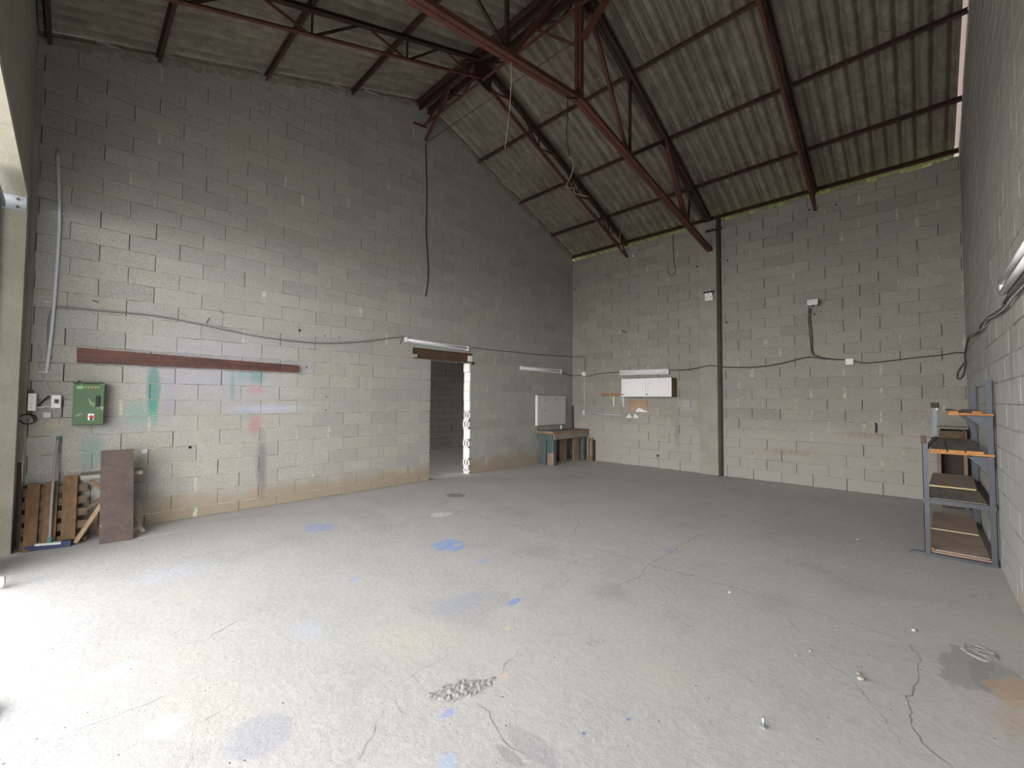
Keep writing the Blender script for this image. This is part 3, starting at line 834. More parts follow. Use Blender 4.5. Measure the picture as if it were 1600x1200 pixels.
# ------------------------------------------------------------------ door lintel and jambs
L = thing('steel_lintel', 'rusty brown steel channel lintel over the doorway in the left wall', 'lintel', (-4.43, 0, 2.36))
mb = MB(); x0, x1 = A(645,545).x, A(738,560).x
mb.box((x0, .03, 2.395), (x1, .045, 2.595)); mb.box((x0, .045, 2.42), (x1, .2, 2.60)); mb.box((x0+.05, -.035, 2.393), (x1+.02, .18, 2.413)); mb.box((x0, -.012, 2.578), (x1-.04, .1, 2.598))
mb.build('beam', M_rust, L)
MB().box((x0-.0, -.010, 2.41), (x0+.10, .03, 2.47)).build('bearing_block', M_mortA, L)
MB().box((x1-.10, -.012, 2.41), (x1+.0, .03, 2.55)).build('bearing_block', M_white, L)
MB().box((x1-.03, -.02, 2.36), (x1+.04, -.013, 2.40)).build('hole_cover', M_black, L)
J = struct(MB().box((DX1-.002, .01, 0), (DX1+.02, .2, DZ)).build('trim_5', M_core, None, origin0=True)); WORLD['trim_5'] = Vector((0,0,0))
rr = random.Random(3); z = 0; i = 0
while z < DZ-.12:
    h = CW if i else .14; x_ = DX1-rr.uniform(.0, .035)
    if i in (0, 1, 3, 5, 6):     # broken block ends with open cavities
        m = MB()
        for (ya, yb) in ((-.004,.03),(.085,.115),(.17,.2)): m.bbox((x_, ya, z+.004), (DX1+.01, yb, z+h-.004), .004)
        m.bbox((x_, -.004, z+.0), (DX1+.01, .2, z+.05), .004); m.bbox((x_, -.004, z+h-.05), (DX1+.01, .2, z+h), .004)
    else: m = MB().bbox((x_, -.004+rr.uniform(0,.01), z+.002), (DX1+.01, .2, z+h-.001), .01)
    m.build('jamb_block', M_white, J); z += h; i += 1
J2 = struct(MB().box((DX0-.02, .01, 0), (DX0+.001, .2, DZ)).build('trim_6', M_core, None, origin0=True)); WORLD['trim_6'] = Vector((0,0,0))
z = 0; i = 0
while z < DZ-.12:
    h = CW if i else .14; MB().bbox((DX0-.01, .0, z+.002), (DX0+rr.uniform(.0,.012), .2, z+h-.004), .008).build('jamb_block', M_blockA, J2); z += h; i += 1

# steel plate and rail at the head and jamb of the front doorway
P_ = thing('jamb_bracket', 'galvanised steel plate with four bolts at the head of the front doorway', 'bracket', (WX-.15, -.34, 3.55))
MB().bbox((WX-.30, -.345, 3.52), (WX-.01, -.336, 3.68), .002).build('plate', M_galv, P_)
for a in (-.24, -.07):
    for b in (3.56, 3.64): MB().tube([(WX+a, -.345, b), (WX+a, -.362, b)], .012, 6).build('bolt', M_rust, P_)
mb = chan(MB(), (WX-.24, -.40, 0), (WX-.24, -.40, 3.55), .06, .10, (1,0,0)); DL = thing('added_door_leaf', 'grey steel sliding door leaf added at the far left doorway jamb to shade the corner', 'door', (WX-.19, -.85, 0))
MB().bbox((WX-.21, -1.15, .02), (WX-.17, -.46, 3.6), .004).build('panel', M_shelfsteel, DL)  # leaf added here to keep daylight off the corner by the jamb
for z_ in (.10, 1.8, 3.5): MB().bbox((WX-.17, -1.15, z_), (WX-.14, -.46, z_+.06), .003).build('rail', M_galv, DL)
DL = thing('added_door_leaf', 'wide grey steel sliding door leaf added unseen at the near jamb to shape the daylight', 'door', (WX-.19, -7.2, 0))
MB().bbox((WX-.21, -7.5, .02), (WX-.17, -6.9, 3.6), .004).build('panel', M_shelfsteel, DL)  # leaf added out of view to trim daylight through the doorway
for z_ in (.10, 1.8, 3.5): MB().bbox((WX-.17, -7.5, z_), (WX-.14, -6.9, z_+.06), .003).build('rail', M_galv, DL)
tag(mb.build('door_rail', M_galv, None), 'upright galvanised steel rail at the far left doorway jamb', 'rail')

# ------------------------------------------------------------------ electrics on the left wall
def cable(label, pts, r, mat=None, name='cable', cat='cable', sm=6, group=None, n=6):
    return tag(MB().tube(pts, r, n, smooth=sm).build(name, mat or M_cable, None, smooth=True), label, cat, group)
cd1 = thing('conduit_pipe', 'grey plastic conduit pipe fixed upright near the left end of the left wall', 'pipe', A(72,583,-.03))
MB().tube([A(90,235,-.03), A(93,330,-.03), A(90,400,-.03), A(84,480,-.03), A(78,540,-.03), A(72,583,-.03)], .016, 10, smooth=5).build('pipe', M_pvc, cd1, smooth=True)
for (x, y) in ((88,332),(75,472),(67,581)):
    q = A(x, y, 0); MB().bar((q.x-.03, -.015, q.z), (q.x+.06, -.015, q.z-.005), .02, .012).build('pipe_clip', M_pvc, cd1)
rr = random.Random(11)
w1 = [A(x, y, -.024) for x, y in ((79,560),(76,540),(77,500),(83,484),(92,480),(140,484),(200,489),(245,494),(300,504),(345,514),(400,525),(450,532),(500,536),(545,535),(580,532),(610,528),(630,527))]
cable('long grey cable sagging along the left wall from the conduit to the doorway lamp', w1, .011, M_cablem)
w2 = [A(x, y, -.012) for x, y in ((738,543),(760,546),(790,549),(830,553),(870,556),(892,557))]+[Vector((-.012,-.02,2.80))]+[B(x, y, -.012) for x, y in ((900,557),(914,558),(914,570),(914,582))]
cable('thin dark cable running from the doorway lamp round the corner to the junction box', w2, .007, sm=3)
cable('thin grey lead hanging beside the conduit down to the fuse box', [A(x, y, -.015) for x, y in ((64,560),(60,540),(58,560),(62,580),(72,600),(80,614))], .005, M_cableg)
cable('brown cable hanging down the middle of the left wall from the ridge brace', [A(x, y, -.012) for x, y in ((665,225),(667,300),(666,360),(669,420),(668,445),(665,463))], .012, M_post)

# nails and hooks in the left wall
for k, (x, y, dx, dy) in enumerate(((118,459,4,-3),(145,470,8,2),(281,489,8,5),(322,505,5,-8),(340,487,6,1),(283,565,0,4))):
    q = A(x, y, 0); e = A(x+dx, y+dy, -.03)
    tag(MB().tube([q, Vector((q.x, -.03, q.z)), e], .006, 5).build('wall_nail', M_rust if k % 2 else M_galv, None),
        ['small bent nail under the conduit top of the left wall', 'pale metal peg above the cable, near the conduit', 'pale metal peg above the cable, mid left wall', 'dark spike crossing the cable of the left wall', 'stub of wire above the dark spike', 'small screw just under the red-brown timber'][k], 'nail')

# red-brown timber
b0, b1, b2, b3 = A(120,543,-.06), A(466,571,-.06), A(466,582,-.06), A(120,566,-.06)
mb = MB(); vs = [b3, b2, b1, b0]; mb.add([(p.x, -.06, p.z) for p in vs]+[(p.x, -.004, p.z) for p in vs], [(0,1,2,3),(7,6,5,4),(0,4,5,1),(1,5,6,2),(2,6,7,3),(3,7,4,0)])
tag(mb.build('timber_rail', M_beam, None), 'long red-brown timber fixed level along the left wall', 'timber')

# green cabinet
p0, p1 = A(111,665,-.20), A(165,598,-.20)
G = thing('electrical_cabinet', 'chipped green metal electrical cabinet mounted on the left wall', 'cabinet', ((p0.x+p1.x)/2, 0, p0.z))
mb = MB().bbox((p0.x+.006, -.19, p0.z), (p1.x-.004, -.005, p1.z), .004); mb.bbox((p0.x-.0, -.19, p1.z-.015), (p1.x+.0, -.005, p1.z+.0), .003); mb.build('body', M_green, G)
dr = MB().bbox((p0.x+.006, -.205, p0.z+.006), (p1.x-.006, -.19, p1.z-.022), .004).build('door', M_green, G)
MB().bbox((p1.x-.075, -.228, (p0.z+p1.z)/2-.035), (p1.x-.045, -.204, (p0.z+p1.z)/2+.09), .005).build('handle', M_black, dr)
MB().bbox((p0.x+.13, -.21, p0.z+.055), (p0.x+.18, -.204, p0.z+.13), .003).build('button_plate', M_plw, dr)
MB().tube([(p0.x+.155, -.205, p0.z+.095), (p0.x+.155, -.232, p0.z+.095)], .017, 14).build('push_button', M_redp, dr)
MB().tube([(p0.x+.155, -.205, p0.z+.068), (p0.x+.155, -.225, p0.z+.068)], .012, 12).build('push_button', M_black, dr, label='black round button')
MB().bbox((p0.x+.03, -.206, p1.z-.075), (p1.x-.18, -.2045, p1.z-.045), .0005).build('label_strip', M_mint, dr)
ch = MB()
for k in range(5):
    x = p1.x-.17+k*.026; ch.bar((x, -.2065, p1.z-.072), (x+.018, -.2065, p1.z-.048), .004, .002, (0,1,0)); ch.bar((x, -.2065, p1.z-.05), (x+.02, -.2065, p1.z-.052), .004, .002, (0,1,0))
ch.build('chalk_mark', simple('yellow_chalk', (.55,.48,.12), .9), dr)
for s in (p0.x+.05, p1.x-.05): MB().box((s-.015, -.03, p1.z), (s+.015, -.004, p1.z+.02)).build('mounting_lug', M_green, G)

# fuse box, big white box with board, small grey box
a, b = A(79,638,-.09), A(96,617,-.09)
fb = thing('fuse_box', 'small white fuse box with dark switch left of the green cabinet', 'box', (a.x, 0, a.z))
MB().bbox((a.x, -.09, a.z), (b.x, -.004, b.z), .006).build('case', M_plw, fb)
mz = (a.z+b.z)/2
MB().bbox((a.x+.02, -.096, mz-.025), (b.x-.012, -.089, mz+.03), .002).build('window_frame', M_plg, fb)
MB().bbox((a.x+.028, -.104, mz-.018), (a.x+.058, -.094, mz+.022), .003).build('switch', M_black, fb)
a, b = A(42.5,642,-.11), A(57.5,614.5,-.11)
wb = thing('meter_box', 'blank white upright box on a brown board at the corner', 'box', (a.x, 0, a.z))
MB().bbox((a.x, -.11, a.z), (b.x, -.03, b.z), .005).build('case', M_plw, wb)
for u, v in ((.5,.78),(.45,.4),(.35,.2)): MB().tube([(a.x+(b.x-a.x)*u, -.11, a.z+(b.z-a.z)*v), (a.x+(b.x-a.x)*u, -.113, a.z+(b.z-a.z)*v)], .004, 8).build('screw', M_black, wb)
MB().bbox((A(29,650,-.03).x, -.03, A(29,648,-.03).z), (A(50,650,-.03).x, -.004, A(29,609,-.03).z), .003).build('backboard', M_rust, wb)
a, b = A(67,653,-.05), A(80,644,-.05)
tag(MB().bbox((a.x, -.05, a.z), (b.x, -.004, b.z), .004).build('socket_box', M_plg, None), 'tiny pale grey box just below the fuse box', 'box')
cable('white twin lead between the blank white box and the fuse box', [A(57,637,-.05), A(66,636,-.05), A(78,635,-.06)], .006, M_plw)
cable('short black cable slanting up to the fuse box', [A(60,635,-.03), A(68,626,-.03), A(77,619,-.05)], .009, M_black)
pts = []
for k in range(22):
    an = k*.62; c = A(43, 655, -.06); pts.append((c.x+.055*math.cos(an)*(1+.25*math.sin(k)), -.03-.004*k, c.z+.05*math.sin(an)))
cable('loose coil of black cable hanging under the blank white box', pts, .007, M_black)

# ------------------------------------------------------------------ tube lamps
def lamp(name, label, p, q, out, w, d, tubes, mat=M_lampw):
    """batten from p to q, standing off the wall along out"""
    p = Vector(p); q = Vector(q); out = Vector(out); dirn = (q-p).normalized(); upv = dirn.cross(out).normalized()
    if upv.z < 0: upv = -upv
    Lm = thing(name, label, 'lamp', (p+q)/2, 'tube lamps on the walls')
    MB().bar(p+out*d*.3, q+out*d*.3, d*.6, w, upv).build('housing', mat, Lm)
    for e, s in ((p, 1), (q, -1)): MB().bar(e+out*d*.55, e+out*d*.55+dirn*s*.03, d*.9, w*1.02 if tubes == 1 else w*.3, upv).build('end_cap', M_plw, Lm)
    for k in range(tubes):
        off = upv*((k-(tubes-1)/2)*w*.62)
        MB().tube([p+dirn*.03+out*d*.85+off, q-dirn*.03+out*d*.85+off], .015 if tubes == 1 else .021, 12).build('tube', M_tube, Lm, smooth=True)
    return Lm
a, b = A(632,531,-.03), A(730,545,-.03)
l1 = lamp('tube_lamp', 'white tube lamp mounted right above the doorway lintel', (a.x, -.004, a.z), (b.x, -.004, b.z), (0,-1,0), .09, .085, 1, M_plg)
a, b = A(813,575,-.03), A(876,580.5,-.03)
l2 = lamp('tube_lamp', 'white tube lamp of the left wall, above the pale board near the corner', (a.x, -.004, a.z), (b.x, -.004, b.z), (0,-1,0), .10, .075, 1)
a, b = B(970,582.5,-.03), B(1046,580.5,-.03)
l3 = lamp('tube_lamp', 'white tube lamp directly above the white wall cupboard', (-.004, a.y, a.z), (-.004, b.y, b.z), (-1,0,0), .12, .08, 1)
a, b = at(1566,450,1,-7.47), at(1602,386,1,-7.47)
l4 = lamp('tube_lamp', 'twin tube lamp high on the right-hand wall', (-5.02, -7.556, 2.45), (-6.55, -7.556, 2.45), (0,1,0), .13, .09, 2, M_greywood)
a, b = at(672,562,1,4.28), at(713,566,1,4.28)
l5 = lamp('tube_lamp', 'grey tube lamp seen through the doorway in the side room', (a.x, 4.32, a.z), (b.x, 4.32, b.z), (0,-1,0), .10, .08, 1, M_plg)
cable('short dark lead hanging from the left end of the doorway lamp', [A(630,527,-.03), A(627,532,-.03), A(625,538,-.03)], .007)

# ---- back wall electrics
def small_box(name, label, x0, y0, x1, y1, d=.05, mat=M_plw):
    a, b = B(x0, y1, -d), B(x1, y0, -d)
    t = thing(name, label, 'box', (0, (a.y+b.y)/2, a.z))
    MB().bbox((-d, b.y, a.z), (-.004, a.y, b.z), .004).build('case', mat, t)
    MB().bbox((-d-.006, b.y+.008, a.z+.008), (-d, a.y-.008, b.z-.008), .002).build('cover', mat, t)
    return t
small_box('junction_box', 'white junction box near the corner of the back wall, above the upright conduit', 909, 581, 914.5, 587.5)
small_box('junction_box', 'white junction box on the cable right of the pillar', 1321, 560, 1333.5, 570)
small_box('wall_socket', 'white socket at the foot of the thin upright conduit', 910, 641, 914, 649, mat=M_plg)
q0, q1 = B(913.3,588,-.015), B(913,641,-.015)
tag(MB().tube([(-.015, q0.y, q0.z), (-.015, q0.y, q1.z)], .012, 8).build('conduit_pipe', M_pvc, None, smooth=True), 'thin grey upright conduit near the corner of the back wall', 'pipe')
cable('dark cable drooping from the corner junction box to the cupboard lamp', [B(x, y, -.015) for x, y in ((912,587),(920,588),(930,585),(945,583),(960,582),(969,581))]+[], .009)
cable('dark cable drooping from the corner lamp to the corner junction box', [A(876,581,-.03), A(882,584,-.02), A(889,586,-.015), Vector((-.02,-.02,2.29)), B(900,587,-.015), B(909,586,-.015)], .009)
cable('long dark cable from the cupboard lamp past the pillar to the junction box', [B(x, y, -.045) for x, y in ((1048,578),(1070,578),(1090,575),(1107,571.5),(1122,572.5),(1140,574),(1180,573.5),(1215,569),(1240,563),(1265,558))]+[B(x,y,-.02) for x, y in ((1290,561),(1321,562))], .011)
cable('black double cable hanging from the floodlight on the back wall', [B(x, y, -.03) for x, y in ((1267,482),(1266,500),(1269,530),(1270,550),(1278,557),(1300,561),(1321,562))], .011)
cable('second strand of cable hanging from the floodlight', [B(x, y, -.02) for x, y in ((1264,482),(1263,500),(1266,530),(1268,548),(1272,556))], .007)
cable('long dark cable from the junction box to the right corner of the back wall', [B(x, y, -.02) for x, y in ((1334,564),(1350,567),(1380,565),(1430,559),(1470,555),(1495,551),(1506,551.5))], .010)
cable('black loop of spare cable hanging in the right corner', [B(x, y, -.03) for x, y in ((1507,551),(1508,570),(1504,588),(1497,592),(1496,583),(1502,573),(1508,566),(1507,578),(1502,590))], .009)
cw = [at(x, y, 1, -7.53) for x, y in ((1508,552),(1512,532),(1517,524),(1530,518),(1533,508),(1545,496),(1556,489),(1568,480),(1570,472),(1582,455),(1600,436),(1612,418))]
cable('twisted dark cables climbing along the right-hand wall to the twin lamp', cw, .011)
cw = [at(x, y, 1, -7.53) for x, y in ((1517,526),(1526,520),(1536,512),(1541,500),(1556,492),(1569,482),(1585,462),(1604,442))]
cable('second strand twisted along the cable of the right-hand wall', cw, .007, M_cableg)

# floodlight
c = B(1270, 473, -.14)
fl_ = thing('floodlight', 'square halogen floodlight high on the back wall, right of the pillar', 'lamp', (0, c.y, c.z-.07))
MB().bbox((-.17, c.y-.09, c.z-.055), (-.08, c.y+.09, c.z+.065), .01).build('housing', M_black, fl_)
MB().bbox((-.178, c.y-.085, c.z-.05), (-.168, c.y+.085, c.z+.06), .004).build('frame', M_lampw, fl_)
MB().bbox((-.182, c.y-.068, c.z-.036), (-.176, c.y+.068, c.z+.046), .002).build('glass', M_glass, fl_)
MB().tube([(-.19, c.y-.05, c.z+.005), (-.19, c.y+.05, c.z+.005)], .008, 8).build('lamp_tube', M_tube, fl_)
MB().bar((-.08, c.y, c.z-.03), (-.004, c.y, c.z-.03), .10, .02).build('bracket', M_black, fl_)
for s in (-.05, .04): MB().bbox((-.17, c.y+s-.012, c.z-.07), (-.14, c.y+s+.012, c.z-.054), .003).build('clip', M_plg, fl_)
c = B(1107.5, 463, -.10)
sn = thing('sensor_box', 'white tilted box with three holes under a small dark hood on the pillar', 'box', (0, c.y, c.z-.09))
MB().add([(-.13,c.y-.075,c.z+.07),(-.13,c.y+.075,c.z+.07),(-.09,c.y+.085,c.z-.085),(-.09,c.y-.085,c.z-.085),(-.07,c.y-.075,c.z+.07),(-.07,c.y+.075,c.z+.07),(-.05,c.y+.085,c.z-.085),(-.05,c.y-.085,c.z-.085)],
         [(0,1,2,3),(4,7,6,5),(0,4,5,1),(1,5,6,2),(2,6,7,3),(3,7,4,0)]).build('case', M_plw, sn)
for dy, dz in ((0,.04),(-.045,-.02),(.045,-.02)):
    x_ = -.11-.02*(dz/.07); MB().tube([(x_, c.y+dy, c.z+dz), (x_-.008, c.y+dy, c.z+dz)], .010, 10).build('hole_cap', M_black, sn)
MB().bbox((-.15, c.y-.11, c.z+.085), (-.035, c.y+.11, c.z+.10), .003).build('hood', M_post, sn)
MB().bar((-.08, c.y, c.z), (-.03, c.y, c.z), .05, .05).build('bracket', M_post, sn)
c = B(990, 400, -.12)
bu = thing('light_bulb', 'bare light bulb sticking out of the back wall under the eave', 'bulb', (0, c.y, c.z))
MB().tube([(0, c.y+.09, c.z+.05), (-.06, c.y+.05, c.z+.03)], .03, 8).build('socket', M_black, bu)
MB().tube([(-.06, c.y+.05, c.z+.03), (-.075, c.y+.04, c.z+.024), (-.10, c.y+.02, c.z+.012), (-.125, c.y+.005, c.z+.002), (-.135, c.y, c.z-.002)], [.014,.018,.030,.026,.008], 12).build('glass_bulb', M_tube, bu, smooth=True)

# small holes and hooks in the back wall
for k, (x, y) in enumerate(((964,407),(1089,416.5),(950,430.5),(900,441),(899,452),(1094,555),(1136.5,407),(1306,320),(1264.5,328),(1028,712),(1273,491),(1135,504))):
    c = B(x, y, 0); rr2 = .022 if k not in (9,) else .035
    o = MB().tube([(-.0065, c.y, c.z), (.01, c.y, c.z)], rr2*random.uniform(.7,1), 7).build('drill_hole', M_black, wB)
for k, (x, y) in enumerate(((297,699),(468,516),(345,487),(507,525),(530,527),(479,574),(510,620),(509,641))):
    c = A(x, y, 0); MB().tube([(c.x, -.0065, c.z), (c.x, .01, c.z)], .020 if k in (0,1) else .011, 7).build('drill_hole', M_black, wA)
c = A(226, 705, 0); MB().tube([(c.x, -.007, c.z), (c.x, .01, c.z)], .03, 9).build('drill_hole', M_plg, wA)
tag(MB().tube([B(971,516,0), B(975,518,-.05), B(979,520,-.06)], .010, 6).build('wall_hook', M_post, None), 'dark bent hook high in the middle of the back wall', 'hook')
tag(MB().tube([B(1368,661,0), B(1369,665,-.04), B(1368.5,676,-.045)], .012, 6).build('wall_hook', M_black, None), 'small black hook low on the back wall between pillar and shelves', 'hook')

# thin pipe rail under the wood shelf
q0, q1 = B(925,646,-.06), B(971,649,-.06)
rl = thing('wall_rail', 'thin pale metal rail below the small wood shelf of the back wall', 'rail', (0, (q0.y+q1.y)/2, q1.z))
MB().tube([q0, q1], .014, 8).build('bar', M_plg, rl, smooth=True)
for t in (.15, .45, .9):
    q = q0.lerp(q1, t); MB().bar(q, (0, q.y, q.z-.02), .015, .015).build('bracket', M_post, rl)

# ------------------------------------------------------------------ wall cupboard
a, b = B(971,619,-.30), B(1049,591,-.30)
y0, y1, z0, z1 = a.y, b.y, 1.70, 2.13
K = thing('wall_cupboard', 'white two-door wall cupboard with oak side on the back wall', 'cupboard', (0, (y0+y1)/2, z0))
mb = MB(); mb.box((-.28, y1, z0), (-.004, y1+.016, z1)); mb.box((-.28, y0-.016, z0), (-.004, y0, z1)); mb.box((-.28, y1, z0), (-.004, y0, z0+.016)); mb.box((-.28, y1, z1-.016), (-.004, y0, z1)); mb.box((-.02, y1, z0), (-.004, y0, z1))
mb.build('carcass', M_oak, K)
ym = (y0+y1)/2
for (ya, yb, side) in ((y0, ym+.002, 0), (ym-.002, y1, 1)):
    d = MB().bbox((-.30, yb, z0-.002), (-.281, ya, z1+.002), .003).build('door', M_kitchen, K)
    # cathedral arch moulding
    w_ = ya-yb; pts = []; m_ = .07
    for k in range(13):
        t = k/12; yy = ya-m_-(w_-2*m_)*t
        zz = z1-.10+(.045*math.cos((t-.5)*math.pi*1.6) if .18 < t < .82 else 0)
        pts.append((-.303, yy, zz))
    loop = pts+[(-.303, yb+m_, z0+.06), (-.303, ya-m_, z0+.06), pts[0]]
    MB().tube(loop, .006, 6).build('moulding', M_plg if False else M_kitchen, d)
    pan = MB(); inner = [(p[1]*.97+.03*(ya+yb)/2, p[2]*.93+.07*(z0+z1)/2) for p in loop[:-1]]
    pan.prism([(q[0], q[1]) for q in inner], 0, -.3035, -.2995); pan.build('raised_panel', M_kitchen, d)
    MB().tube([(-.30, ya-.045, z0+.05), (-.325, ya-.045, z0+.05)], .014, 12).build('knob', M_black, d)
# small shelf with two brackets
a, b = B(940,617,-.16), B(971,614,-.16)
S = thing('wall_shelf', 'short orange pine shelf on two white brackets beside the cupboard', 'shelf', (0, (a.y+y0)/2, a.z))
MB().bbox((-.2, y0+.005, a.z-.012), (-.004, a.y, a.z+.028), .003).build('board', M_pine, S)
for x in (957.5, 972.5):
    yy = B(x, 620, -.05).y; mb = MB(); mb.bar((-.006, yy, a.z-.015), (-.006, yy, a.z-.29), .03, .008, (1,0,0)); mb.bar((-.006, yy, a.z-.018), (-.17, yy, a.z-.018), .03, .008); mb.bar((-.008, yy, a.z-.22), (-.15, yy, a.z-.03), .008, .012, (0,1,0))
    mb.build('bracket', M_plw, S)
# cardboard scrap
cp = [(983,643),(984.5,630),(987,626),(1011,624),(1012,642),(1006,641),(1003,638),(999,636.5),(995,639),(992,642.5),(989,644)]
mb = MB(); pl_ = [B(x, y, -.02) for x, y in cp]; mb.prism([(p.y, p.z) for p in pl_], 0, -.024, -.012)
tag(mb.build('cardboard_piece', M_card, None), 'torn brown cardboard piece pinned under the white cupboard', 'cardboard')
mb = MB(); pl_ = [B(x, y, -.01) for x, y in ((993,643.5),(995,639),(999,637),(1003,639),(1011,642),(1011,644))]; mb.prism([(p.y, p.z) for p in pl_], 0, -.010, -.004)
tag(mb.build('paper_scrap', M_plw, None), 'white paper scrap showing under the brown cardboard piece', 'paper')
for k, pl0 in enumerate((((978,653),(983,646),(987,652),(985,653.5)), ((989,653),(992,646),(997,651),(998,653.5)))):
    mb = MB(); pl_ = [B(x, y, -.01) for x, y in pl0]; mb.prism([(p.y, p.z) for p in pl_], 0, -.008, .0)
    mb.build('plaster_patch', M_white, wB)

# ------------------------------------------------------------------ workbench in the corner
BH = .80
X0, X1, Y0, Y1 = -1.50, -.10, -.52, -.03
WB = thing('workbench', 'old green-grey wooden workbench standing in the far corner', 'workbench', ((X0+X1)/2, (Y0+Y1)/2, 0))
mb = MB().bbox((X0-.10, Y0-.06, BH-.0), (X1+.02, Y1, BH+.03), .004); mb.build('bench_top', M_benchtop, WB)
MB().bbox((X0-.105, Y0-.065, BH-.022), (X1+.0, Y1-.05, BH), .003).build('top_edging', M_pine, WB)
MB().bbox((X0-.10, Y1-.03, BH+.03), (X0-.07, Y1, BH+.12), .003).build('end_batten', M_palewood, WB)
MB().bbox((X0-.03, Y0-.045, BH-.17), (X1+.02, Y0-.012, BH-.022), .004).build('apron', M_greywood, WB)
MB().bbox((X0-.05, Y0-.0, BH-.19), (X0-.015, Y1, BH-.022), .004).build('apron', M_benchg, WB)
for (xa, ya, yb, mt) in ((X0, Y0-.01, Y0+.20, M_benchg), (X0, Y0+.235, Y1-.02, M_benchg)):
    MB().bbox((xa-.015, ya, 0), (xa+.03, yb, BH-.022), .004).build('leg', mt, WB)
MB().bbox((X0-.01, Y0-.012, 0), (X0+.10, Y0+.02, BH-.17), .004).build('leg', M_benchg, WB)
MB().bbox((X0-.018, Y0-.014, 0), (X0-.014, Y0+.17, BH*.38), .001).build('worn_face', M_pinkwood, WB)
MB().bbox((X1-.13, Y0-.012, 0), (X1-.02, Y0+.05, BH-.1), .004).build('leg', M_benchg, WB)
MB().bbox((X1-.05, Y1-.10, 0), (X1, Y1, BH-.022), .004).build('leg', M_benchg, WB)
MB().bbox((X0+.0, Y1-.09, .05), (X1-.02, Y1-.07, .12), .003).build('stretcher', M_benchg, WB)
tag(MB().bbox((X1-.42, Y0+.12, 0), (X1-.15, Y0+.14, .66), .003).build('bare_board', M_pinkwood, None), 'bare reddish board standing under the workbench, against its right leg', 'board')
tag(MB().bbox((X1-.75, Y0+.30, 0), (X1-.45, Y0+.32, .60), .003).build('bare_board', M_pinkwood, None), 'bare board standing deeper under the workbench', 'board')
# narrow pallet-like frame right of the bench
Z = thing('narrow_pallet', 'narrow pale wooden frame leaning beside the workbench', 'frame', (-.08, -.62, 0))
MB().bar((-.13, -.60, 0), (-.10, -.595, .60), .03, .04).build('stile', M_palewood, Z)
MB().bar((-.13, -.70, 0), (-.10, -.695, .60), .03, .04).build('stile', M_palewood, Z)
MB().box((-.13, -.70, .50), (-.08, -.60, .60)).build('rail', M_pallet, Z); MB().box((-.15, -.70, .02), (-.10, -.60, .12)).build('rail', M_pallet, Z)
tag(MB().bbox((-.10, -.76, 0), (-.02, -.74, .55), .002).build('plank', M_post, None), 'dark plank leaning behind the pale wooden frame', 'plank')
# pale board on the wall above the bench
a, b = A(840,665,-.10), A(884,619,-.10)
PB = thing('pale_board', 'large square off-white board fixed to the left wall above the workbench', 'board', ((a.x+b.x)/2, 0, a.z))
MB().bbox((a.x, -.10, a.z), (b.x, -.06, b.z), .003).build('panel', M_painted, PB)
MB().bbox((a.x-.015, -.105, a.z-.005), (a.x+.012, -.03, b.z+.01), .003).build('edge_strip', M_white, PB)
MB().box((a.x+.1, -.06, a.z+.1), (b.x-.1, -.003, a.z+.16)).build('batten', M_palewood, PB)
mb = MB()
rr = random.Random(8)
for k in range(16):
    x_ = a.x+.2+rr.random()*.95; z_ = b.z-.05-abs(rr.gauss(0,.10)); mb.bar((x_, -.1012, z_), (x_+rr.uniform(.02,.09), -.1012, z_+rr.uniform(-.02,.02)), .008, .0008, (0,1,0))
mb.bar((a.x+.22,-.1012,a.z+.37),(a.x+.34,-.1012,a.z+.37),.01,.001,(0,1,0)); mb.build('scratch', M_post, PB)
tag(MB().bar((-.05, -.06, BH+.03), (-.03, -.03, 1.45), .06, .02, (0,1,0)).build('brown_plank', M_rust, None), 'thin brown plank upright in the far corner behind the workbench', 'plank')
tag(MB().bbox((-.62, -.09, BH+.03), (-.585, -.05, BH+.13), .003).build('white_peg', M_plw, None), 'small white peg standing at the rear edge of the workbench', 'peg')

# ------------------------------------------------------------------ left corner: pallet, broom, panel, trestle
yb = -.30
PLT = thing('pallet', 'wooden pallet standing on edge against the left wall near the doorway corner', 'pallet', (-9.82, -.2, 0))
lean = .16
def on(x, z, o): return Vector((x, -.05-.27*(1-z/.68)-o, z))      # leaning plane
xL, xR_ = A(37,850,-.3).x, A(128,850,-.3).x
for i in range(5):                                                     # cross boards behind
    z0 = .055+i*.128
    p, q = on(xL-.03, z0, 0), on(xR_+.03, z0, 0)
    MB().bar(p, q, .014, .085, (0,.4,1)).build('cross_board', M_palletd, PLT)
for (x0, x1, h, mt) in ((37,58,.66,M_pallet),(66,78,.665,M_pallet),(82,87,.665,M_pallet),(95,118,.71,M_pallet)):
    xa, xb = A(x0, 820, -.3).x, A(x1, 820, -.3).x
    p, q = on((xa+xb)/2, .0, .035), on((xa+xb)/2+.005, h, .035)
    MB().bar(p, q, xb-xa, .02, (0,-1,0)).build('deck_board', mt, PLT)
for x in (.0, 1):
    xx = xL+.12+x*(xR_-xL-.2); MB().bar(on(xx, .03, -.045), on(xx, .62, -.045), .08, .06, (0,-1,0)).build('bearer', M_palletd, PLT)
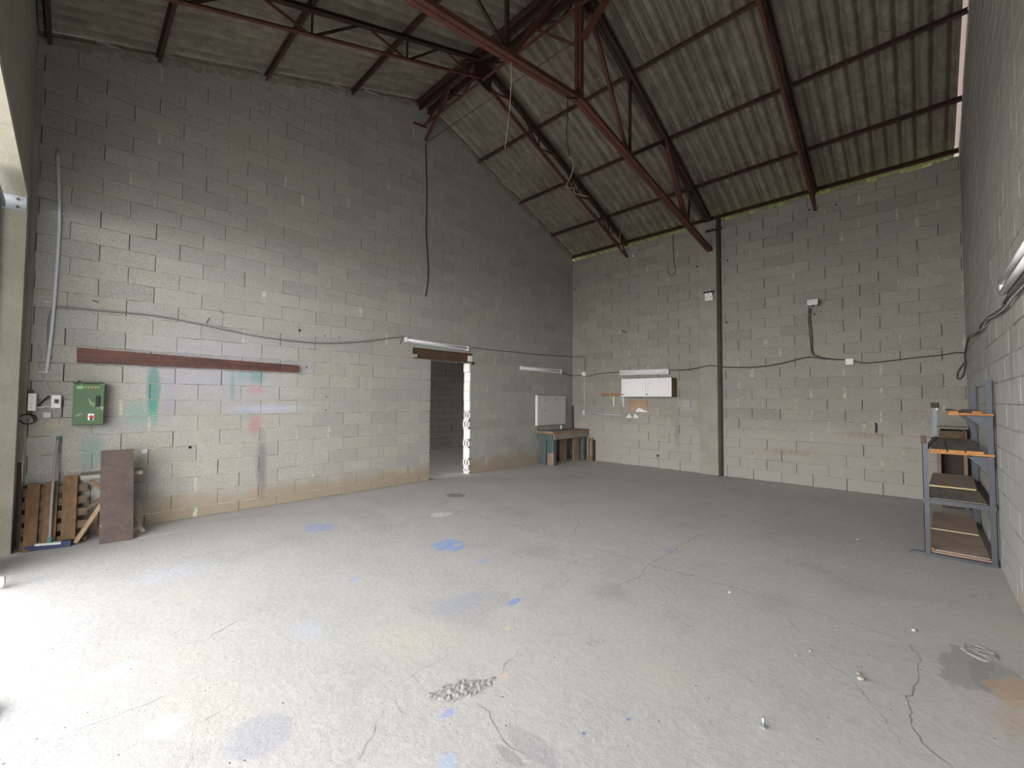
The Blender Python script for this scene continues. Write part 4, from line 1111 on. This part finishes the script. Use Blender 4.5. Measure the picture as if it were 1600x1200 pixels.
# panel
p = [F(155,851), F(208,843)]; tz = 1.02
t0, t1 = at(158,705,1,-.42), at(210,702,1,-.46)
PN = MB(); fr = [(p[0].x, p[0].y, 0), (p[1].x, p[1].y, 0), (t1.x, -.40, 1.0), (t0.x, -.36, 1.0)]
nrm = (Vector(fr[1])-Vector(fr[0])).cross(Vector(fr[3])-Vector(fr[0])).normalized()
if nrm.y > 0: nrm = -nrm
PN.add([Vector(v) for v in fr]+[Vector(v)-nrm*.018 for v in fr], [(0,1,2,3),(7,6,5,4),(0,4,5,1),(1,5,6,2),(2,6,7,3),(3,7,4,0)])
tag(PN.build('plywood_panel', M_panel, None), 'tall dark brown plywood panel leaning in front of the trestle', 'panel')
# trestle / folding stand behind the panel
TR = thing('trestle', 'old wooden trestle with grey top behind the brown panel', 'trestle', (-9.38, -.25, 0))
ta, tb = A(126,742,-.30), A(222,743,-.30)
MB().bbox((ta.x, -.36, .69), (tb.x, -.08, .735), .004).build('top_board', M_greywood, TR)
MB().bar((-9.67, -.40, .02), (-9.40, -.20, .50), .035, .06, (0,1,0)).build('leg', M_palewood, TR)
MB().bar((-9.56, -.34, .67), (-9.42, -.34, .50), .03, .05, (0,1,0)).build('brace', M_pallet, TR)
MB().bar((-9.10, -.42, .02), (-9.38, -.20, .50), .035, .06, (0,1,0)).build('leg', M_greywood, TR)
MB().bar((-9.47, -.14, .02), (-9.44, -.14, .69), .05, .05, (0,1,0)).build('post', M_palletd, TR)
MB().bar((-9.30, -.14, .02), (-9.30, -.14, .69), .05, .05, (0,1,0)).build('post', M_palletd, TR)
MB().bar((-9.62, -.16, .30), (-9.40, -.22, .50), .03, .05, (0,1,0)).build('brace', M_palletd, TR)
# broom
c0, c1 = F(38,862), F(112,853)
BR = thing('floor_broom', 'wide blue floor squeegee broom with grey handle leaning in front of the pallet', 'broom', ((c0+c1)/2))
d = (c1-c0).normalized(); nn = Vector((-d.y, d.x, 0))
if nn.y > 0: nn = -nn
mb = MB()
for s0_, s1_, h in ((0,.25,.045),(.25,.78,.035),(.78,1,.06)):
    mb.bar(c0.lerp(c1, s0_)+Vector((0,0,h/2+.005)), c0.lerp(c1, s1_)+Vector((0,0,h/2+.005)), .06, h)
mb.build('head', M_blue, BR)
MB().bar(c0.lerp(c1,.22)+Vector((0,0,.058)), c0.lerp(c1,.80)+Vector((0,0,.05)), .05, .022).build('bracket', M_bristle, BR)
m0 = c0.lerp(c1, .52)+Vector((0,0,.06)); top_ = A(92, 682, -.03); 
e = Vector((top_.x, -.03, top_.z))
hp = [m0, m0.lerp(e, .45)+Vector((-.012,0,0)), m0.lerp(e, .8)+Vector((-.01,0,0)), e]
MB().tube(hp, .012, 10, smooth=6).build('handle', M_handle, BR, smooth=True)
MB().tube([m0, m0.lerp(e, .05)], .022, 10).build('handle_socket', M_teal, BR); MB().tube([e.lerp(m0, .04), e], .019, 10).build('handle_cap', M_teal, BR)
# sticks in the corner
q0, q1 = A(36,770,-.06), A(30,706,-.04)
tag(MB().bar((q0.x, -.16, .03), (q1.x, -.03, q1.z), .03, .03).build('wooden_stick', M_rust, None), 'dark brown stick leaning in the corner behind the pallet', 'stick')
tag(MB().tube([(-10.09,-.06,.0), (-10.085,-.045,1.25)], .012, 8).build('thin_pipe', M_pvc, None), 'thin grey pipe upright in the corner below the cable coil', 'pipe')
tag(MB().bar(A(37,762,-.06), A(47,757,-.03), .02, .02).build('metal_peg', M_post, None), 'short dark metal peg poking out just above the pallet', 'peg')

# ------------------------------------------------------------------ steel shelving
XF, XB, YI, YW = -3.46, -1.35, -7.03, -7.545
RK = thing('steel_rack', 'grey-blue steel rack with mixed shelves against the right-hand wall', 'rack', ((XF+XB)/2, (YI+YW)/2, 0))
def post(x, y, h, sx, sy, mat=M_shelfsteel):
    mb = MB(); mb.box((min(x, x+sx*.045), min(y, y+sy*.005), 0), (max(x, x+sx*.045), max(y, y+sy*.005), h)); mb.box((min(x, x+sx*.005), min(y, y+sy*.045), 0), (max(x, x+sx*.005), max(y, y+sy*.045), h))
    return mb.build('post', mat, RK)
post(XF, YI, 1.25, 1, -1); post(XF, YW, 1.83, 1, 1); post(XB, YI-.01, 1.10, -1, -1); MB().bar((XB, YI-.13, 1.12), (XB, YI-.14, 1.53), .045, .03, (1,0,0)).build('strut', M_strut, RK); post(XB-.25, YW, 1.83, -1, 1)
MB().bbox((XF-.01, YI-.03, 1.17), (XF+.03, YI+.008, 1.25), .002).build('post_cap', M_rust, RK)
MB().box((XF-.0, YI-.03, 0), (XF+.03, YI+.12, .012)).build('foot', M_shelfsteel, RK)
MB().bar((XF+.015, YI+.10, .014), (XF+.015, YW, .014), .035, .028).build('bottom_rail', M_shelfsteel, RK)
MB().bar((XF+.01, YI, .57), (XF+.01, YW, .57), .035, .045).build('shelf_rail', M_shelfsteel, RK)
MB().bar((XF+.02, YW+.02, .56), (XB, YW+.02, .56), .04, .04).build('shelf_rail', M_rust, RK)
MB().bar((XF+.02, YI-.01, .56), (XB, YI-.13, .56), .03, .03).build('shelf_rail', M_shelfsteel, RK)
for z in (1.06, 1.47):      # gusseted brackets on the wall posts
    for x in (XF+.02, XB-.27):
        MB().prism([(YW+.01, z), (YW+.01, z-.17), (YW+.19, z)], 0, x, x+.006).build('bracket', M_dark if False else M_shelfsteel, RK)
MB().bar((XF+.02, YI-.02, 1.10), (XB, YI-.14, 1.12), .03, .03).build('shelf_rail', M_shelfsteel, RK)
def plank(name, label, x0, x1, y0, y1, z, mat, t=.02, sag=0., rot=0, par=None, grp=None, cat='plank'):
    mb = MB(); n = 8; vs = []
    for i in range(n+1):
        u = i/n; x = x0+(x1-x0)*u; dz = -sag*4*u*(1-u); dy = rot*u
        vs += [(x,y0+dy,z+dz),(x,y1+dy,z+dz),(x,y1+dy,z+t+dz),(x,y0+dy,z+t+dz)]
    fs = [(0,1,2,3),(4*n+3,4*n+2,4*n+1,4*n)]
    for i in range(n):
        for k in range(4): fs.append((4*i+k, 4*i+4+k, 4*i+4+(k+1)%4, 4*i+(k+1)%4))
    mb.add(vs, fs); o = mb.build(name, mat, par)
    if par is None: tag(o, label, cat, grp)
    return o
# slatted shelves: orange front batten with grey planks on it
for nm, z, ya, yb_, n, lab in (('upper', 1.475, YI-.20, YW, 3, 0), ('lower', 1.075, YI-.06, YW, 3, 1)):
    SH = thing('slatted_shelf', ['upper slatted wood shelf with orange pine front on the steel rack', 'lower slatted wood shelf with long grey planks on the steel rack'][lab], 'shelf', ((XF+XB)/2, (ya+yb_)/2, z), 'slatted shelves of the rack')
    MB().bbox((XF-.03, yb_+.0, z), (XF+.02, ya, z+.022), .003).build('front_batten', M_pine, SH)
    MB().bbox((XB-.05, yb_+.0, z), (XB, ya-.08, z+.022), .003).build('rear_batten', M_pine, SH)
    wd = (ya-yb_-.07)/n
    for k in range(n):
        y0 = ya-.005-k*wd
        if lab == 0 and k == 1: zz = z+.012; hh = .014
        else: zz = z+.023; hh = .02
        plank('slat', '', XF-.024, XB+.02, y0-wd+.012, y0, zz, M_greywood, hh, .0, -.03, SH)
        MB().bbox((XF-.027, y0-wd+.012, zz-.002), (XF-.021, y0, zz+hh+.001), .001).build('slat_end', M_pine, SH)
# boards on the two low shelves
plank('fibre_board', 'grey-brown board on the third shelf of the steel rack, nearer the front', XF+.03, -2.45, YW+.06, YI-.03, .595, M_greywood, .006, cat='board')
plank('fibre_board', 'board with pale front edge lying on top at the rear of the third shelf', -2.62, XB-.02, YW+.08, YI-.05, .612, M_hard, .015, cat='board', rot=-.05)
MB_e = plank('edge_strip', 'pale yellow edge strip of the board on the third shelf', -2.64, -2.62, YW+.085, YI-.052, .612, M_edge, .016, cat='strip')
plank('fibre_board', 'large brown hardboard sheet on the lowest shelf, front half', XF+.05, -2.40, YW+.05, YI-.04, .055, M_hard, .010, cat='board')
plank('fibre_board', 'large brown hardboard sheet on the lowest shelf, rear half', -2.40, XB+.1, YW+.06, YI-.06, .062, M_hard, .010, cat='board', rot=-.04)
plank('edge_strip', 'thin yellow board edge across the lowest shelf of the rack', -2.415, -2.40, YW+.06, YI-.06, .066, M_edge, .010, cat='strip')
plank('scrap_lath', 'rough pale lath along the front of the lowest shelf', XF+.03, XF+.075, YW+.04, YI-.03, .032, M_pinkwood, .020, cat='lath')
plank('scrap_lath', 'broken pale lath under the lowest hardboard sheet at the rack foot', XF+.085, XF+.13, YW+.12, YI-.02, .03, M_palewood, .024, cat='lath')
tag(MB().bbox((XF+.02, YI-.07, .056), (XF+.06, YI-.035, .085), .004).build('wood_scrap', M_pine, None), 'small orange wood scrap at the front left foot of the rack', 'scrap')
# white candle-like stub and lug on the upper shelf
tag(MB().tube([(XB+.0, YI-.16, 1.50), (XB, YI-.16, 1.58)], .02, 10).build('white_stub', M_plw, None), 'small white stub standing at the left end of the upper shelf', 'stub')
tag(MB().bbox((XB-.06, YI-.10, 1.53), (XB+.0, YI-.185, 1.60), .004).build('tin_can', M_post, None), 'small dark can on top of the pale rear rack post', 'can')
# crate-like timber frame behind the rack
CR = thing('wooden_crate', 'tall narrow weathered wooden crate standing behind the rack in the corner', 'crate', (-.25, -7.35, 0))
MB().bbox((-.38, -7.24, 0), (-.10, -7.20, 1.22), .004).build('side_board', M_pinkwood, CR)
MB().bbox((-.38, -7.52, 0), (-.10, -7.48, 1.18), .004).build('side_board', M_pinkwood, CR)
MB().bbox((-.14, -7.48, .02), (-.10, -7.24, 1.2), .003).build('back_board', M_post, CR)
for z in (.02, .36, 1.05): MB().bbox((-.40, -7.50, z), (-.37, -7.22, z+.12), .003).build('front_slat', M_palletd, CR)
MB().bbox((-.40, -7.54, 1.20), (-.08, -7.18, 1.23), .003).build('lid', M_greywood, CR)

# ------------------------------------------------------------------ small things on the floor
c = F(1193, 1137)
bt = thing('steel_bolt', 'short galvanised bolt standing upright on the concrete floor', 'bolt', c)
MB().tube([(c.x, c.y, .0), (c.x, c.y, .009)], .013, 6).build('head', M_galv, bt); MB().tube([(c.x, c.y, .009), (c.x, c.y, .050)], .007, 12).build('shank', M_galv, bt, smooth=True)
def pebble(label, p, r, mat=M_stone, name='stone', cat='stone', fl=.6):
    import bmesh
    bm = bmesh.new(); bmesh.ops.create_icosphere(bm, subdivisions=2, radius=r); rg = random.Random(int(p.x*1000))
    for v in bm.verts: v.co *= rg.uniform(.8, 1.12); v.co.z *= fl
    m = D.meshes.new(name); bm.to_mesh(m); bm.free(); m.materials.append(mat)
    o = D.objects.new(name, m); COL.objects.link(o); o.location = (p.x, p.y, r*fl*.8); return tag(o, label, cat)
pebble('larger crumb of concrete on the floor, front right', F(1345,1062), .018)
pebble('small crumb of concrete right behind the larger one', F(1341,1053), .010)
pebble('tan crumb on the floor right of the centre crack', F(1266,1018), .010)
pebble('flat grey crumb near the tan crumb, further left', F(1244,1025), .009)
pebble('white plaster crumb beside the long crack at right', F(1428,986), .014, M_plg)
pebble('dark pebble near the floor joint at right', F(1248,886), .012, M_crack)
pebble('grey crumb halfway to the shelving rack', F(1340,843), .025, fl=.3)
pebble('white crumb near the broken floor patch', F(1140,926), .010, M_plw)
pebble('grey pebble beside the middle of the floor joint', F(847,829), .018, M_crack)
pebble('dark pebble lying in front of the back wall', F(1380,849), .02, M_crack, fl=.4)
for k, (x, y) in enumerate(((1173,764),(1198,768),(1271,778),(1280,779),(1297,776),(1130,752),(1245,781))):
    q = F(x, y); o = pebble('', q, .02, M_crack, 'dirt_clod', 'clod', .35); o['label'] = ['dark dirt clod, second from the left along the back wall','dark dirt clod, third from the left along the back wall','dark dirt clod right of the middle of the back wall','dark dirt clod touching its neighbour right of the middle','dark dirt clod nearest the steel rack along the back wall','dark dirt clod just right of the steel channel foot','dark dirt clod a little in front of the back wall'][k]; o['group'] = 'dirt clods along the back wall'
def leaf(label, p, s, mat, an=0):
    mb = MB(); pts = [(-1,0,.1),(-.4,.35,.35),(.3,.3,.2),(1,0,.45),(.3,-.3,.3),(-.4,-.35,.15)]
    ca, sa = math.cos(an), math.sin(an)
    q = [(p.x+s*(x*ca-y*sa), p.y+s*(x*sa+y*ca), .001+s*z*.6) for x, y, z in pts]
    mb.add(q+[(a, b, c_+.001) for a, b, c_ in q], [(0,1,2,3,4,5),(11,10,9,8,7,6)]+[(i,(i+1)%6,6+(i+1)%6,6+i) for i in range(6)])
    return tag(mb.build('dry_leaf', mat, None), label, 'leaf')
leaf('small orange dry leaf on the floor right of centre', F(1075,979), .016, M_leaf, 1)
leaf('yellow splinter on the floor in front of the rack', F(1319,887), .028, M_edge, 2.2)
# white hose end and collar at the left edge, by the doorway
c = Vector((-10.045, -3.62, 0)); pts = [(c.x+.065*math.cos(a), c.y+.11*math.sin(a), .018+.006*math.sin(3*a)) for a in [k*2*math.pi/20 for k in range(21)]]
tag(MB().tube(pts, .014, 8).build('white_hose', M_plw, None, smooth=True), 'looped white hose lying at the left edge of the floor', 'hose')
c = F(-3, 920); tag(MB().tube([(-10.14, c.y, .05), (-10.09, c.y, .05), (-10.08, c.y, .05)], [.045,.045,.03], 14).build('white_pipe_end', M_plw, None, smooth=True), 'rounded white pipe end at the left edge by the doorway', 'pipe')

# ------------------------------------------------------------------ wires hanging from the roof
cable('taut thin wire crossing under the roof from the left wall to the truss', [(-4.98,-.01,6.72), (XR,-3.7,6.60)], .006, M_post, sm=0)
cable('pale string hanging from the truss near the ridge', [at(798,90,1,-3.7), at(799,120,1,-3.7), at(797,160,1,-3.6), at(793,200,1,-3.6), at(789,232,1,-3.6)], .005, M_string)
cable('dark wire hooked over the truss under the king post', [at(884,150,1,-3.78), at(889,153,1,-3.85), at(903,153,1,-3.85)], .010, M_black, sm=3)
cable('thin dark wire hanging down from under the king post', [at(887,152,1,-3.8), at(887,185,1,-3.8), at(885,210,1,-3.8), at(890,245,1,-3.8)], .006, M_black)
cable('pale tangled string below the hanging dark wire', [at(890,244,1,-3.8), at(896,258,1,-3.6), at(892,275,1,-3.4), at(885,292,1,-3.4), at(897,294,1,-3.4), at(898,302,1,-3.4), at(920,307,1,-3.4)], .006, M_string, sm=3)
cable('thin pale string dangling near the eave above the bulb', [at(976,315,1,-2.0), at(973,350,1,-2.0), at(968,372,1,-2.0), at(972,392,1,-2.0)], .006, M_string)
cable('curled pale wire at the edge of the left gable', [A(782,282,-.1), A(796,295,-.1), A(812,303,-.1), A(815,312,-.1), A(806,316,-.1), A(797,317,-.1)], .010, M_string)
cable('thin wire loop hanging on the back wall left of the pillar', [B(x, y, -.02) for x, y in ((1051,366),(1052,390),(1053,410),(1056,423),(1050,431),(1044,425),(1045,418))], .006, M_post)
